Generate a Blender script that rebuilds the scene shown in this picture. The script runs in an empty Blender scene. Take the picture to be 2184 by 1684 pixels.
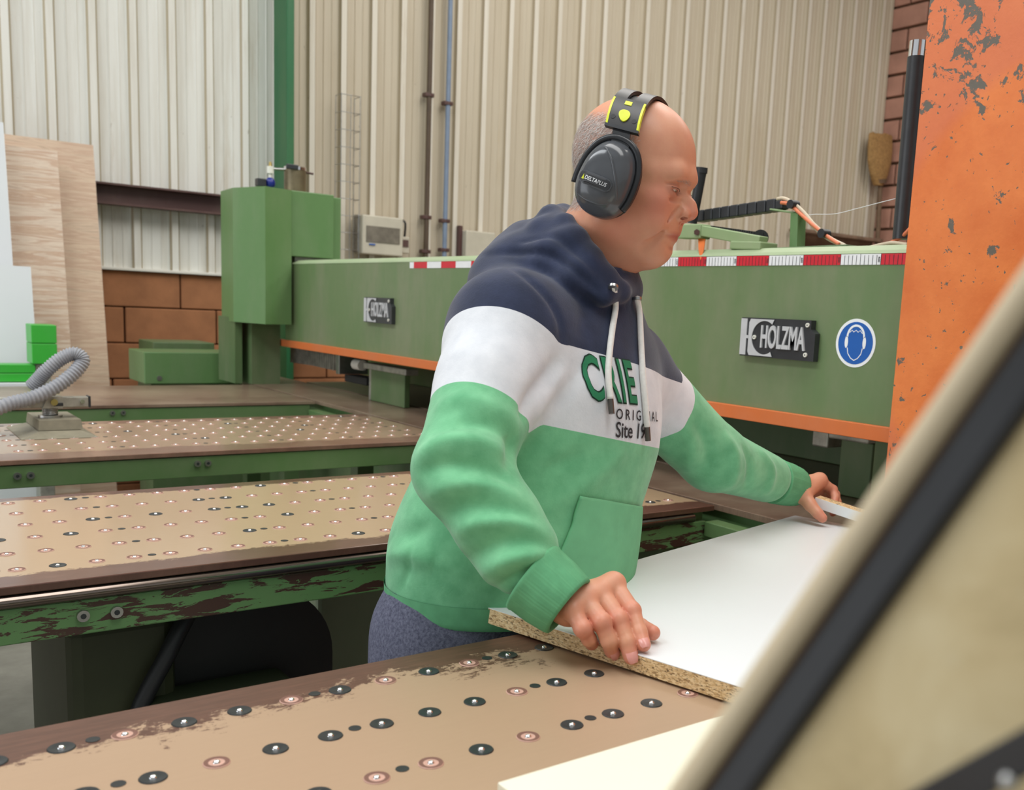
import bpy, bmesh, math, random
import numpy as np
from mathutils import Vector, Matrix
from mathutils.bvhtree import BVHTree
random.seed(4); rng = np.random.default_rng(7)
S = bpy.context.scene
COL = S.collection
# ------------------------------------------------------------------ camera
cam = bpy.data.cameras.new('camera'); camo = bpy.data.objects.new('camera', cam); COL.objects.link(camo)
cam.sensor_fit = 'HORIZONTAL'; cam.sensor_width = 36.0
FPX = 2096.645
cam.lens = FPX * 36.0 / 2184.0
cam.shift_x = -(1267.364 - 1092.0) / 2184.0
cam.shift_y = (983.947 - 842.0) / 2184.0
cam.clip_start = 0.03; cam.clip_end = 60
def camera_axes(pit, rol, yaw):
    F = Vector((math.sin(yaw)*math.cos(pit), math.cos(yaw)*math.cos(pit), -math.sin(pit)))
    R0 = Vector((math.cos(yaw), -math.sin(yaw), 0)); D0 = F.cross(R0)
    R = math.cos(rol)*R0 + math.sin(rol)*D0
    return R, F.cross(R), F
cR, cD, cF = camera_axes(0.152432859, -0.0487318358, 0.665247266)
m = Matrix.Identity(4)
for i in range(3):
    m[i][0] = cR[i]; m[i][1] = -cD[i]; m[i][2] = -cF[i]
m[2][3] = 1.31
camo.matrix_world = m
cam.dof.use_dof = True; cam.dof.focus_distance = 1.45; cam.dof.aperture_fstop = 8.5
S.camera = camo
# ------------------------------------------------------------------ light and exposure
S.view_settings.view_transform = 'Standard'; S.view_settings.look = 'None'
S.view_settings.gamma = 1.0; S.view_settings.use_curve_mapping = False
S.view_settings.exposure = -0.55
w = bpy.data.worlds.new('hall_daylight'); S.world = w; w.use_nodes = True
w.node_tree.nodes['Background'].inputs[0].default_value = (0.93, 0.97, 1.0, 1)
w.node_tree.nodes['Background'].inputs[1].default_value = 0.80
def area(name, loc, rot, sx, sy, power, col):
    l = bpy.data.lights.new(name, 'AREA'); l.shape = 'RECTANGLE'; l.size = sx; l.size_y = sy
    l.energy = power; l.color = col
    o = bpy.data.objects.new(name, l); COL.objects.link(o); o.location = loc; o.rotation_euler = rot
    return o
area('skylight_and_fill_lamp', (0.6, 0.2, 5.2), (0, 0, 0), 1.4, 5.0, 190, (1.0, 0.98, 0.95))
area('skylight_and_fill_lamp', (3.6, 2.2, 5.2), (0, 0, 0), 1.4, 5.0, 210, (1.0, 0.96, 0.90))
area('skylight_and_fill_lamp', (6.2, 1.6, 5.2), (0, 0, 0), 1.4, 5.0, 150, (1.0, 0.96, 0.90))  # fill lamp added to brighten the right end of the back wall
area('skylight_and_fill_lamp', (-2.4, 3.2, 5.2), (0, 0, 0), 1.4, 5.0, 290, (0.93, 0.97, 1.0))
area('doorway_daylight', (-6.0, 3.4, 1.6), (0, math.radians(-90), 0), 3.0, 4.0, 150, (0.90, 0.95, 1.0))

# ------------------------------------------------------------------ helpers
ORG = {}
def link(o, parent=None, label=None, cat=None, group=None, kind=None):
    COL.objects.link(o)
    if parent is not None:
        o.parent = parent
    if label: o['label'] = label
    if cat: o['category'] = cat
    if group: o['group'] = group
    if kind: o['kind'] = kind
    return o
def empty(name, loc, label=None, cat=None, group=None, kind=None):
    o = bpy.data.objects.new(name, None); o.empty_display_size = .05
    o.location = loc; ORG[o.name] = Vector(loc)
    return link(o, None, label, cat, group, kind)
def setmats(me, mats):
    if not isinstance(mats, (list, tuple)): mats = [mats]
    for mm in mats: me.materials.append(mm)
class MB:
    """collects shapes in world coordinates"""
    def __init__(s): s.v = []; s.f = []; s.mi = []; s.sm = []
    def add(s, vs, fs, mi=0, smooth=False):
        b = len(s.v); s.v += [tuple(v) for v in vs]
        for f in fs: s.f.append(tuple(b+i for i in f)); s.mi.append(mi); s.sm.append(smooth)
        return s
    def box(s, lo, hi, mi=0, bev=0.0):
        x0,y0,z0 = lo; x1,y1,z1 = hi
        if bev <= 0:
            vs = [(x0,y0,z0),(x1,y0,z0),(x1,y1,z0),(x0,y1,z0),(x0,y0,z1),(x1,y0,z1),(x1,y1,z1),(x0,y1,z1)]
            return s.add(vs, [(3,2,1,0),(4,5,6,7),(0,1,5,4),(1,2,6,5),(2,3,7,6),(3,0,4,7)], mi)
        bm = bmesh.new(); bmesh.ops.create_cube(bm, size=1)
        for v in bm.verts:
            v.co = Vector(((x0+x1)/2+v.co.x*(x1-x0), (y0+y1)/2+v.co.y*(y1-y0), (z0+z1)/2+v.co.z*(z1-z0)))
        bmesh.ops.bevel(bm, geom=bm.edges[:], offset=bev, segments=2, profile=.5, affect='EDGES')
        s.bm(bm, mi); return s
    def bm(s, bm, mi=0, smooth=False, mat=None):
        bm.verts.index_update()
        vs = [(mat @ v.co if mat else v.co)[:] for v in bm.verts]
        s.add(vs, [tuple(v.index for v in f.verts) for f in bm.faces], mi, smooth); bm.free(); return s
    def obox(s, c, ax, ay, az, h, mi=0, bev=0.0):
        """oriented box: centre, three unit axes, half sizes"""
        b = MB().box((-h[0],-h[1],-h[2]), (h[0],h[1],h[2]), 0, bev)
        c = Vector(c); A = [Vector(a).normalized() for a in (ax, ay, az)]
        return s.add([c+A[0]*v[0]+A[1]*v[1]+A[2]*v[2] for v in b.v], b.f, mi)
    def prism(s, poly, d, mi=0):
        """polygon (3d points) swept by vector d, capped"""
        n = len(poly); d = Vector(d); P = [Vector(p) for p in poly]
        vs = P+[p+d for p in P]
        fs = [tuple(reversed(range(n))), tuple(range(n, 2*n))]+[(i,(i+1)%n,n+(i+1)%n,n+i) for i in range(n)]
        return s.add(vs, fs, mi)
    def cyl(s, a, b, r, r2=None, n=16, mi=0, cap=True, smooth=True):
        a = Vector(a); b = Vector(b); r2 = r if r2 is None else r2
        d = (b-a).normalized(); u = d.orthogonal().normalized(); w_ = d.cross(u)
        vs = []
        for c, rr in ((a,r),(b,r2)):
            for i in range(n):
                t = 2*math.pi*i/n; vs.append(c+(u*math.cos(t)+w_*math.sin(t))*rr)
        s.add(vs, [(i,(i+1)%n,n+(i+1)%n,n+i) for i in range(n)], mi, smooth)
        if cap: s.add(vs, [tuple(reversed(range(n))), tuple(range(n,2*n))], mi, False)
        return s
    def tube(s, pts, r, n=10, mi=0, sub=6, radii=None):
        P = catmull(pts, sub); k = len(P); vs = []; fs = []
        u = None
        for i, p in enumerate(P):
            d = (P[min(i+1,k-1)]-P[max(i-1,0)]).normalized()
            u = (d.orthogonal() if u is None else (u-d*u.dot(d))).normalized(); w_ = d.cross(u)
            rr = r if radii is None else radii(i/(k-1))
            for j in range(n):
                t = 2*math.pi*j/n; vs.append(p+(u*math.cos(t)+w_*math.sin(t))*rr)
        for i in range(k-1):
            for j in range(n):
                fs.append((i*n+j, i*n+(j+1)%n, (i+1)*n+(j+1)%n, (i+1)*n+j))
        fs += [tuple(reversed(range(n))), tuple((k-1)*n+j for j in range(n))]
        return s.add(vs, fs, mi, True)
    def sphere(s, c, r, mi=0, seg=12, ring=8, sc=(1,1,1)):
        bm = bmesh.new(); bmesh.ops.create_uvsphere(bm, u_segments=seg, v_segments=ring, radius=1)
        return s.bm(bm, mi, True, Matrix.Translation(Vector(c)) @ Matrix.Diagonal((r*sc[0], r*sc[1], r*sc[2], 1)))
    def tri(s, V, F, mi=0, smooth=False): return s.add(V, F, mi, smooth)
    def build(s, name, mats, parent=None, loc=None, label=None, cat=None, group=None, kind=None):
        org = ORG[parent.name] if parent is not None else Vector(loc if loc is not None else base_of(s.v))
        me = bpy.data.meshes.new(name)
        me.from_pydata([(v[0]-org[0], v[1]-org[1], v[2]-org[2]) for v in s.v], [], s.f)
        me.polygons.foreach_set('material_index', s.mi); me.polygons.foreach_set('use_smooth', s.sm)
        setmats(me, mats); me.validate(); me.update()
        o = bpy.data.objects.new(name, me)
        if parent is None: o.location = org
        ORG[o.name] = org
        return link(o, parent, label, cat, group, kind)
def base_of(v):
    a = np.array(v); return ((a[:,0].min()+a[:,0].max())/2, (a[:,1].min()+a[:,1].max())/2, a[:,2].min())
def catmull(pts, sub):
    P = [Vector(p) for p in pts]
    if len(P) < 3 or sub <= 1: return P
    out = []
    for i in range(len(P)-1):
        p0 = P[max(i-1,0)]; p1 = P[i]; p2 = P[i+1]; p3 = P[min(i+2,len(P)-1)]
        for j in range(sub):
            t = j/sub
            out.append(.5*((2*p1)+(p2-p0)*t+(2*p0-5*p1+4*p2-p3)*t*t+(3*p1-p0-3*p2+p3)*t**3))
    return out+[P[-1]]
def dupe(o, dloc, parent=None, mesh=None):
    c = o.copy(); COL.objects.link(c)
    c.location = Vector(dloc)
    if parent is not None: c.parent = parent
    return c
def text_mesh(body, size, extrude=0.0, offset=0.0, align='LEFT', shear=0.0, space=1.0, sub=0.0):
    c = bpy.data.curves.new('lettering', 'FONT'); c.body = body; c.size = size; c.extrude = extrude
    c.offset = offset; c.align_x = align; c.align_y = 'CENTER'; c.shear = shear; c.space_character = space
    c.resolution_u = 3
    o = bpy.data.objects.new('lettering', c); COL.objects.link(o)
    dg = bpy.context.evaluated_depsgraph_get()
    me = bpy.data.meshes.new_from_object(o.evaluated_get(dg))
    bpy.data.objects.remove(o); bpy.data.curves.remove(c)
    if sub > 0:
        bm = bmesh.new(); bm.from_mesh(me); bmesh.ops.triangulate(bm, faces=bm.faces[:])
        for _ in range(5):
            ed = [e for e in bm.edges if e.calc_length() > sub]
            if not ed: break
            bmesh.ops.subdivide_edges(bm, edges=ed, cuts=1); bmesh.ops.triangulate(bm, faces=bm.faces[:])
        bm.to_mesh(me); bm.free()
    V = [v.co.copy() for v in me.vertices]; F = [tuple(p.vertices) for p in me.polygons]
    bpy.data.meshes.remove(me)
    return V, F
def place(V, o, ux, uy, uz, sx=1.0):
    o = Vector(o); ux = Vector(ux); uy = Vector(uy); uz = Vector(uz)
    return [o+ux*(v.x*sx)+uy*v.y+uz*v.z for v in V]

# ------------------------------------------------------------------ materials
def srgb(r, g, b):
    f = lambda c: (c/255/12.92) if c/255 <= .04045 else ((c/255+.055)/1.055)**2.4
    return (f(r), f(g), f(b), 1)
class NT:
    def __init__(s, name):
        s.m = bpy.data.materials.new(name); s.m.use_nodes = True; s.t = s.m.node_tree
        s.b = s.t.nodes['Principled BSDF']; s._pos = None
    def n(s, typ, **kw):
        x = s.t.nodes.new(typ)
        for k, v in kw.items(): setattr(x, k, v)
        return x
    def l(s, a, b): s.t.links.new(a, b)
    def pos(s, scale=(1,1,1), obj=True, rot=(0,0,0), loc=(0,0,0)):
        tc = s.n('ShaderNodeTexCoord') if obj else s.n('ShaderNodeNewGeometry')
        mp = s.n('ShaderNodeMapping'); mp.inputs['Scale'].default_value = scale
        mp.inputs['Rotation'].default_value = rot; mp.inputs['Location'].default_value = loc
        s.l(tc.outputs['Object'] if obj else tc.outputs['Position'], mp.inputs[0]); return mp.outputs[0]
    def noise(s, vec, scale, detail=4, rough=.55, dist=0):
        x = s.n('ShaderNodeTexNoise'); x.inputs['Scale'].default_value = scale; x.inputs['Detail'].default_value = detail
        x.inputs['Roughness'].default_value = rough; x.inputs['Distortion'].default_value = dist
        s.l(vec, x.inputs['Vector']); return x.outputs['Fac']
    def ramp(s, fac, stops, interp='LINEAR'):
        x = s.n('ShaderNodeValToRGB'); x.color_ramp.interpolation = interp
        e = x.color_ramp.elements
        while len(e) < len(stops): e.new(.5)
        for i, (p, c) in enumerate(stops):
            e[i].position = p; e[i].color = c if len(c) == 4 else (*c, 1)
        s.l(fac, x.inputs[0]); return x.outputs[0]
    def mix(s, fac, a, b, mode='MIX'):
        x = s.n('ShaderNodeMix', data_type='RGBA', blend_type=mode)
        for sock, v in ((x.inputs[0], fac), (x.inputs[6], a), (x.inputs[7], b)):
            if hasattr(v, 'is_linked') or isinstance(v, bpy.types.NodeSocket): s.l(v, sock)
            else: sock.default_value = v
        return x.outputs[2]
    def math(s, op, a, b=None, c=None):
        x = s.n('ShaderNodeMath', operation=op)
        for i, v in enumerate((a, b, c)):
            if v is None: continue
            if isinstance(v, bpy.types.NodeSocket): s.l(v, x.inputs[i])
            else: x.inputs[i].default_value = v
        return x.outputs[0]
    def sep(s, vec):
        x = s.n('ShaderNodeSeparateXYZ'); s.l(vec, x.inputs[0]); return x.outputs
    def bump(s, h, strength=.3, dist=.002):
        x = s.n('ShaderNodeBump'); x.inputs['Strength'].default_value = strength; x.inputs['Distance'].default_value = dist
        s.l(h, x.inputs['Height']); s.l(x.outputs[0], s.b.inputs['Normal'])
    def out(s, col, rough=.5, metal=0.0, spec=None):
        if isinstance(col, bpy.types.NodeSocket): s.l(col, s.b.inputs['Base Color'])
        else: s.b.inputs['Base Color'].default_value = col
        if isinstance(rough, bpy.types.NodeSocket): s.l(rough, s.b.inputs['Roughness'])
        else: s.b.inputs['Roughness'].default_value = rough
        s.b.inputs['Metallic'].default_value = metal
        if spec is not None: s.b.inputs['Specular IOR Level'].default_value = spec
        return s.m
W1 = (1,1,1,1); B0 = (0,0,0,1)
def plain(name, c, rough=.5, metal=0.0, var=.08, scale=12, bump=0, spec=None):
    t = NT(name); f = t.noise(t.pos(), scale)
    lo = tuple(x*(1-var) for x in c[:3])+(1,); hi = tuple(min(1,x*(1+var)) for x in c[:3])+(1,)
    if bump: t.bump(t.noise(t.pos(), scale*12, 3), bump, .002)
    return t.out(t.ramp(f, [(.3, lo), (.7, hi)]), rough, metal, spec)
def paint(name, c, rough=.42, dust=(.33,.31,.23), amount=.35, stretch=(1,1,.35), chip=None, chipc=(.05,.035,.03,1)):
    """machine enamel with dust film, rubbed streaks and optional chips"""
    t = NT(name); v = t.pos(stretch)
    f = t.noise(v, 5, 6, .62); g = t.noise(t.pos(), 38, 5, .6)
    col = t.mix(t.math('MULTIPLY', t.ramp(f, [(.42, B0), (.72, W1)]), amount), c, dust+(1,))
    col = t.mix(t.math('MULTIPLY', g, .25), col, tuple(x*.6 for x in c[:3])+(1,))
    if chip:
        sc, th, st = chip
        k = t.noise(t.pos(st), sc, 7, .7, .6)
        mask = t.ramp(k, [(th, B0), (th+.012, W1)])
        col = t.mix(mask, col, chipc); t.bump(t.math('SUBTRACT', 1.0, mask), .4, .0012)
    return t.out(col, rough)
GREEN = srgb(96, 134, 84)
m_beam = paint('enamel_beam_green', srgb(106, 130, 86), .4, (.30,.28,.20), .55)
m_green = paint('enamel_green', srgb(100, 138, 84), .38, (.36,.36,.27), .22)
m_gdark = paint('enamel_green_shaded', srgb(88, 114, 72), .45, (.3,.28,.2), .4)  # darker copy of the green enamel, with shade put into the colour
m_tside = paint('enamel_table_rail', srgb(88, 120, 72), .42, (.33,.31,.24), .2, (1,1,1), (26, .73, (1,1,1)), (.07,.06,.045,1))
m_tchip = paint('enamel_table_rail_worn', srgb(102, 144, 90), .42, (.30,.28,.2), .15, (1,1,1), (62, .505, (.2,1,1.0)), srgb(74, 50, 42))
m_pillar = paint('enamel_pillar_green', srgb(42, 108, 66), .45, (.2,.25,.12), .3, (1,1,.2))
m_bright = paint('enamel_bright_green', srgb(60, 180, 60), .35, (.2,.45,.2), .15)
m_rust = paint('oxide_brown_steel', srgb(84, 56, 52), .5, (.18,.12,.1), .5)
m_black = plain('black_rubber', (.018,.019,.022,1), .45, 0, .2, 20)
m_blackp = plain('black_plastic', (.03,.032,.036,1), .35, 0, .15, 30)
m_chrome = plain('chrome', (.82,.82,.83,1), .12, 1, .03, 10)
m_steel = plain('dull_steel', (.45,.45,.44,1), .35, 1, .15, 40)
m_galv = plain('galvanised_dusty', (.42,.41,.36,1), .5, .6, .25, 30)
m_silver = plain('silver_paint', (.60,.61,.63,1), .4, .2, .05, 40)
m_white = plain('white_plastic', srgb(226,224,214), .5, 0, .05, 6)
m_red = plain('ruler_red', srgb(205, 34, 50), .4, 0, .08, 30)
m_rulew = plain('ruler_white', srgb(232, 234, 236), .4, 0, .04, 30)
m_ink = plain('printed_ink', (.03,.03,.035,1), .6, 0, 0, 5)
m_blue = plain('sign_blue', srgb(16, 92, 178), .4, 0, .05, 20)
m_signw = plain('sign_white', srgb(240, 243, 246), .4, 0, .02, 20)
m_orangeP = plain('orange_plastic', srgb(214, 112, 52), .45, 0, .12, 20)
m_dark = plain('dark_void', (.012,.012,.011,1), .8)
m_cable = plain('cable_beige', srgb(205, 190, 165), .5)
m_orcab = plain('cable_orange', srgb(226, 128, 88), .5)
m_conb = plain('conduit_brown', srgb(84, 68, 52), .55, 0, .2, 10)
m_conl = plain('conduit_blue', srgb(122, 138, 160), .5, 0, .12, 10)
m_hose = plain('hose_grey', srgb(150, 152, 158), .5, 0, .12, 14)
m_blued = plain('valve_blue', srgb(24, 40, 130), .3)
m_brass = plain('brass', srgb(190, 170, 110), .3, .9)
m_pot = plain('metal_pot', srgb(120, 108, 84), .4, .5, .2, 20)

def mk_cladding():
    t = NT('cladding_cream')
    p = t.pos((1,1,.05), False)
    f = t.noise(p, 16, 5, .65); g = t.noise(t.pos((1,1,.12), False), 5, 6, .7)
    x = t.sep(t.pos(obj=False))[0]
    warm = t.math('GREATER_THAN', x, 2.2)      # creamier sheet colours beyond the pillar
    y = t.sep(t.pos(obj=False))[1]
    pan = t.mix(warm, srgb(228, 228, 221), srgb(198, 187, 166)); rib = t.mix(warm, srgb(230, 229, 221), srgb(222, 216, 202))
    side = t.mix(warm, srgb(176, 164, 140), srgb(170, 156, 132))                 # shade of the slanting rib flanks put into the colour
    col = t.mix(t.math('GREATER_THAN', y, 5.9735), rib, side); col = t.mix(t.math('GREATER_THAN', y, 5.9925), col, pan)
    col = t.mix(t.math('MULTIPLY', t.ramp(f, [(.45, B0), (.75, W1)]), .38), col, srgb(168, 152, 122))
    col = t.mix(t.math('MULTIPLY', t.ramp(g, [(.58, B0), (.68, W1)]), .35), col, srgb(178, 158, 124))
    s = t.noise(t.pos((1,1,.5), False), 30, 2)
    col = t.mix(t.math('MULTIPLY', t.ramp(s, [(.72, B0), (.76, W1)]), .4), col, srgb(120, 108, 90))
    return t.out(col, .5)
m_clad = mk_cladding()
m_block = plain('clay_block', srgb(160, 108, 72), .85, 0, .14, 9, .5)
m_blockr = plain('clay_block_pinkish', srgb(178, 132, 114), .85, 0, .16, 5, .5)
m_mortar = plain('mortar', srgb(100, 74, 54), .9, 0, .1, 20)
def mk_floor():
    t = NT('concrete_floor'); f = t.noise(t.pos(), 2.2, 8, .65)
    return t.out(t.ramp(f, [(.3, srgb(120,116,106)), (.7, srgb(176,172,160))]), .7)
m_floor = mk_floor()
def mk_laminate(name, y0, y1, edge_lo, edge_hi, tan, brown, rough, nst=(1.2, 9, 1), thr=.5, dusty=0.0, amp=.06):
    """phenolic table top, worn pale in the middle, brown along its edges"""
    t = NT(name)
    y = t.sep(t.pos(obj=False))[1]
    nz = t.noise(t.pos((1,1,1), False), 4.5, 5, .6, .4)
    n3 = t.noise(t.pos((.5,1,1), False), 150, 6, .8, .5); n4 = t.noise(t.pos((.7,1,1), False), 28, 6, .75, .5)
    wob = t.math('ADD', t.math('MULTIPLY', t.math('SUBTRACT', nz, .5), amp*2.0), t.math('MULTIPLY', t.math('SUBTRACT', n4, .5), amp*1.3))
    wob = t.math('ADD', wob, t.math('MULTIPLY', t.math('SUBTRACT', n3, .5), amp*1.2))
    d0 = t.math('SUBTRACT', t.math('SUBTRACT', y, y0+edge_lo), wob); d1 = t.math('SUBTRACT', t.math('SUBTRACT', y1-edge_hi, y), wob)
    d = t.math('MINIMUM', d0, d1)
    mask = t.ramp(t.math('MULTIPLY_ADD', d, 90.0, .5), [(.2, B0), (.8, W1)])
    g = t.noise(t.pos((2,20,1), False), 9, 6, .7)
    tanc = t.mix(t.math('MULTIPLY', g, .35), tan, tuple(c*.78 for c in tan[:3])+(1,))
    brc = t.mix(t.ramp(g, [(.4, B0), (.7, W1)]), brown, tuple(c*1.5 for c in brown[:3])+(1,))
    col = t.mix(mask, brc, tanc)
    if dusty:
        h = t.noise(t.pos((1,1,1), False), 3, 7, .7)
        col = t.mix(t.math('MULTIPLY', t.ramp(h, [(.35, B0), (.7, W1)]), dusty), col, srgb(176, 160, 136))
    return t.out(col, rough)
TAN = srgb(176, 148, 121); BRN = srgb(88, 60, 48)
m_top1 = mk_laminate('laminate_near_table', .352, .997, .02, .068, TAN, BRN, .36, amp=.085)
m_top2 = mk_laminate('laminate_second_table', 1.502, 2.144, .058, .036, srgb(178,152,122), srgb(92,64,54), .16, amp=.03)
m_top3 = mk_laminate('laminate_third_table', 2.609, 3.303, .1, .07, srgb(160,134,110), srgb(112,82,70), .2, amp=.05, dusty=.3)
m_top4 = mk_laminate('laminate_dusty', 3.75, 4.495, .2, .2, srgb(124,102,86), srgb(98,76,64), .28, amp=.2, dusty=.42)
def mk_chipboard():
    t = NT('chipboard_edge')
    v = t.n('ShaderNodeTexVoronoi'); v.inputs['Scale'].default_value = 260; v.inputs['Randomness'].default_value = 1
    t.l(t.pos((1,1,2.6)), v.inputs['Vector'])
    n = t.noise(t.pos((1,1,3)), 160, 4, .8)
    a = t.ramp(v.outputs['Color'], [(.05, srgb(140,108,70)), (.3, srgb(206,172,122)), (.8, srgb(232,206,160))])
    col = t.mix(t.ramp(n, [(.57, B0), (.62, W1)]), a, srgb(62, 42, 26))
    t.bump(n, .5, .001)
    return t.out(col, .8)
m_chip = mk_chipboard()
def mk_melamine(name, c):
    t = NT(name); f = t.noise(t.pos(), 3, 3)
    t.bump(t.noise(t.pos(), 900, 2), .08, .0005)
    return t.out(t.ramp(f, [(.3, tuple(x*.97 for x in c[:3])+(1,)), (.7, c)]), .38)
m_mel = mk_melamine('white_melamine', srgb(232, 236, 238))
m_melp = mk_melamine('white_board_face', srgb(216, 220, 223))
m_cream = mk_melamine('cream_board', srgb(238, 236, 214))
def mk_wood(name, rot=0, lo=srgb(186,158,138), hi=srgb(222,204,184)):
    t = NT(name)
    v = t.pos((1.2, 1.2, 16))
    n = t.noise(v, 2.0, 6, .6, 1.4)
    n2 = t.noise(t.pos((5, 5, 120)), 3, 4, .7)
    col = t.ramp(n, [(.25, lo), (.45, hi), (.55, srgb(196,164,140)), (.75, srgb(226,206,180))])
    col = t.mix(t.math('MULTIPLY', t.ramp(n2, [(.5, B0), (.7, W1)]), .25), col, srgb(160,128,104))
    return t.out(col, .5)
m_wood = mk_wood('oak_decor'); m_wood2 = mk_wood('oak_decor_greyer', lo=srgb(170,142,122), hi=srgb(214,190,164))  # second oak is a copy of the first with shade in its colour
def mk_orange():
    t = NT('orange_enamel_scraped')
    p = t.pos(obj=False)
    a = t.noise(p, 26, 7, .68, .5); b = t.noise(p, 9, 5, .6)
    xyz = t.sep(p)
    up = t.math('MULTIPLY', t.math('MAXIMUM', t.math('SUBTRACT', xyz[2], 1.62), 0.0), .42)
    base = t.ramp(b, [(.3, srgb(218, 112, 52)), (.7, srgb(238, 136, 70))])
    dy = t.math('SUBTRACT', xyz[1], .78); dz = t.math('SUBTRACT', xyz[2], 1.36)
    rr = t.math('SQRT', t.math('ADD', t.math('MULTIPLY', dy, dy), t.math('MULTIPLY', dz, dz)))
    pink = t.ramp(t.math('MULTIPLY_ADD', t.math('SUBTRACT', rr, .44), 14.0, .5), [(.3, B0), (.7, W1)])   # rubbed paint outside the round guard
    base = t.mix(t.math('MULTIPLY', pink, .6), base, srgb(214, 118, 82))
    k = t.math('ADD', t.math('MULTIPLY_ADD', b, .25, t.math('MULTIPLY', a, .9)), up)
    mask = t.ramp(k, [(.70, B0), (.712, W1)])
    c2 = t.noise(p, 75, 4, .6, .3); mask = t.math('MAXIMUM', mask, t.ramp(t.math('MULTIPLY_ADD', b, .22, c2), [(.775, B0), (.79, W1)]))
    col = t.mix(mask, base, srgb(104, 98, 88))
    h = t.math('SUBTRACT', t.math('MULTIPLY', t.noise(p, 110, 3), .5), mask)
    t.bump(h, .45, .0018)
    return t.out(col, .42)
m_orange = mk_orange()
m_orbar = paint('orange_enamel_bar', srgb(218, 116, 58), .45, (.5,.3,.2), .2, (1,1,1), (40, .75, (1,.3,1)), (.1,.06,.04,1))
def mk_cover():
    t = NT('beige_board_smeared')
    f = t.noise(t.pos((1,1,1), rot=(0,0,.8)), 16, 5, .6, 1.0); g = t.noise(t.pos(), 60, 3)
    col = t.ramp(f, [(.3, srgb(176,156,112)), (.5, srgb(200,180,136)), (.72, srgb(216,200,160))])
    col = t.mix(t.math('MULTIPLY', t.ramp(g, [(.62, B0), (.7, W1)]), .3), col, srgb(206,192,156))
    return t.out(col, .5)
m_cover = mk_cover()
m_lip = plain('beige_edge_profile', srgb(206, 190, 160), .5, 0, .12, 8)
m_lipd = plain('brown_joint', srgb(96, 66, 30), .7, 0, .2, 10)
m_straw = plain('broom_straw', srgb(160, 124, 76), .9, 0, .3, 60, .6)
m_stick = plain('broom_stick', srgb(112, 90, 70), .8, 0, .2, 20)
m_padgrey = plain('suction_pad_grey', srgb(130, 124, 106), .6, 0, .15, 30)
m_glass = plain('smoked_window', srgb(122, 116, 104), .2, 0, .2, 20)
m_board = plain('grey_switch_board', srgb(196, 190, 172), .5, 0, .08, 8)
m_pink = plain('nozzle_ring_pink', srgb(196, 156, 140), .5, 0, .1, 80)
m_noz = plain('nozzle_black', (.022,.026,.028,1), .4, 0, .2, 60)
# ================================================================== THE HALL
MB().box((-9, -6, -.05), (8.2, 6.3, 0)).build('floor', m_floor, None, (0,0,0), kind='structure')
ceil = MB()
for x0, x1 in ((-9, -3.1), (-1.7, -.1), (1.3, 2.9), (4.3, 5.5), (6.9, 8.2)): ceil.box((x0, -6, 5.5), (x1, 6.3, 5.58))
for x0, x1 in ((-3.1, -1.7), (-.1, 1.3), (2.9, 4.3), (5.5, 6.9)):
    ceil.box((x0, -6, 5.5), (x1, -2.5, 5.58)); ceil.box((x0, 5.9, 5.5), (x1, 6.3, 5.58))
ceil.build('ceiling', m_white, None, (0,0,5.5), kind='structure')
# back wall: backing, ribbed sheets, clay blocks below them
wb = MB().box((-9, 6.035, 0), (8.2, 6.2, 5.5)).build('wall_back', m_mortar, None, (0,6.1,0), kind='structure')
def sheet_profile(x0, n):
    pts = []
    for k in range(n):
        b = x0+.2*k
        pts += [(b, 6.0), (b+.012, 5.972), (b+.046, 5.972), (b+.062, 6.0), (b+.104, 6.0), (b+.108, 5.995), (b+.113, 6.0), (b+.155, 6.0), (b+.160, 5.996), (b+.165, 6.0)]
    pts.append((x0+.2*n, 6.0)); return pts
def sheet(x0, n, z0, z1):
    P = sheet_profile(x0, n); mb = MB(); vs = []; fs = []
    for x, y in P: vs += [(x, y, z0), (x, y, z1)]
    for i in range(len(P)-1): fs.append((2*i, 2*i+2, 2*i+3, 2*i+1))
    k = len(vs)
    for x, y in P: vs += [(x, y+.0025, z0), (x, y+.0025, z1)]
    for i in range(len(P)-1): fs.append((k+2*i, k+2*i+1, k+2*i+3, k+2*i+2))
    return mb.add(vs, fs)
first = None
for k in range(-3, 7):
    x0 = .964+k*1.0; n = 5
    if x0+.2*n > 7.97: n = int((7.97-x0)/.2)
    if n <= 0: continue
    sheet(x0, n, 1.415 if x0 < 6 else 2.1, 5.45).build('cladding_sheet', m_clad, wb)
sheet(6.964, 5, 1.415, 2.1).build('cladding_sheet', m_clad, wb) if False else None
blk = None
for r in range(7):
    z1 = 1.400-.2*r; off = (.18, .48, .3, .05, .4, .22, .1)[r]
    x = -1.2-off
    for i in range(19):
        a = x+.5*i
        if a > 7.9: break
        mb = MB().box((a+.004, 5.985+random.uniform(-.004,.004), z1-.194), (min(a+.496, 7.97), 6.04, z1), 0, .006)
        mb.build('clay_block', m_block, wb)
MB().box((-3, 5.955, 1.402), (2.14, 6.035, 1.418), 0, .003).build('flashing_strip', m_white, wb)
# right-hand wall of blocks
wr = MB().box((8.0, -6, 0), (8.2, 6.035, 5.5)).build('wall_right', m_mortar, None, (8.1,0,0), kind='structure')
for r in range(27):
    z0 = .2*r
    for i in range(5):
        y1 = 6.03-.4*i-(.2 if r % 2 else 0)+(.2 if (r % 2 and i == 0) else 0)
        y0 = y1-(.2 if (r % 2 and i == 0) else .4)
        if r % 2 and i > 0: y1 = 6.03-.2-.4*(i-1); y0 = y1-.4
        MB().box((7.97+random.uniform(-.004,.004), y0+.012, z0+.012), (8.01, y1-.012, z0+.188), 0, .006).build('clay_block', m_blockr, wr)
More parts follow.
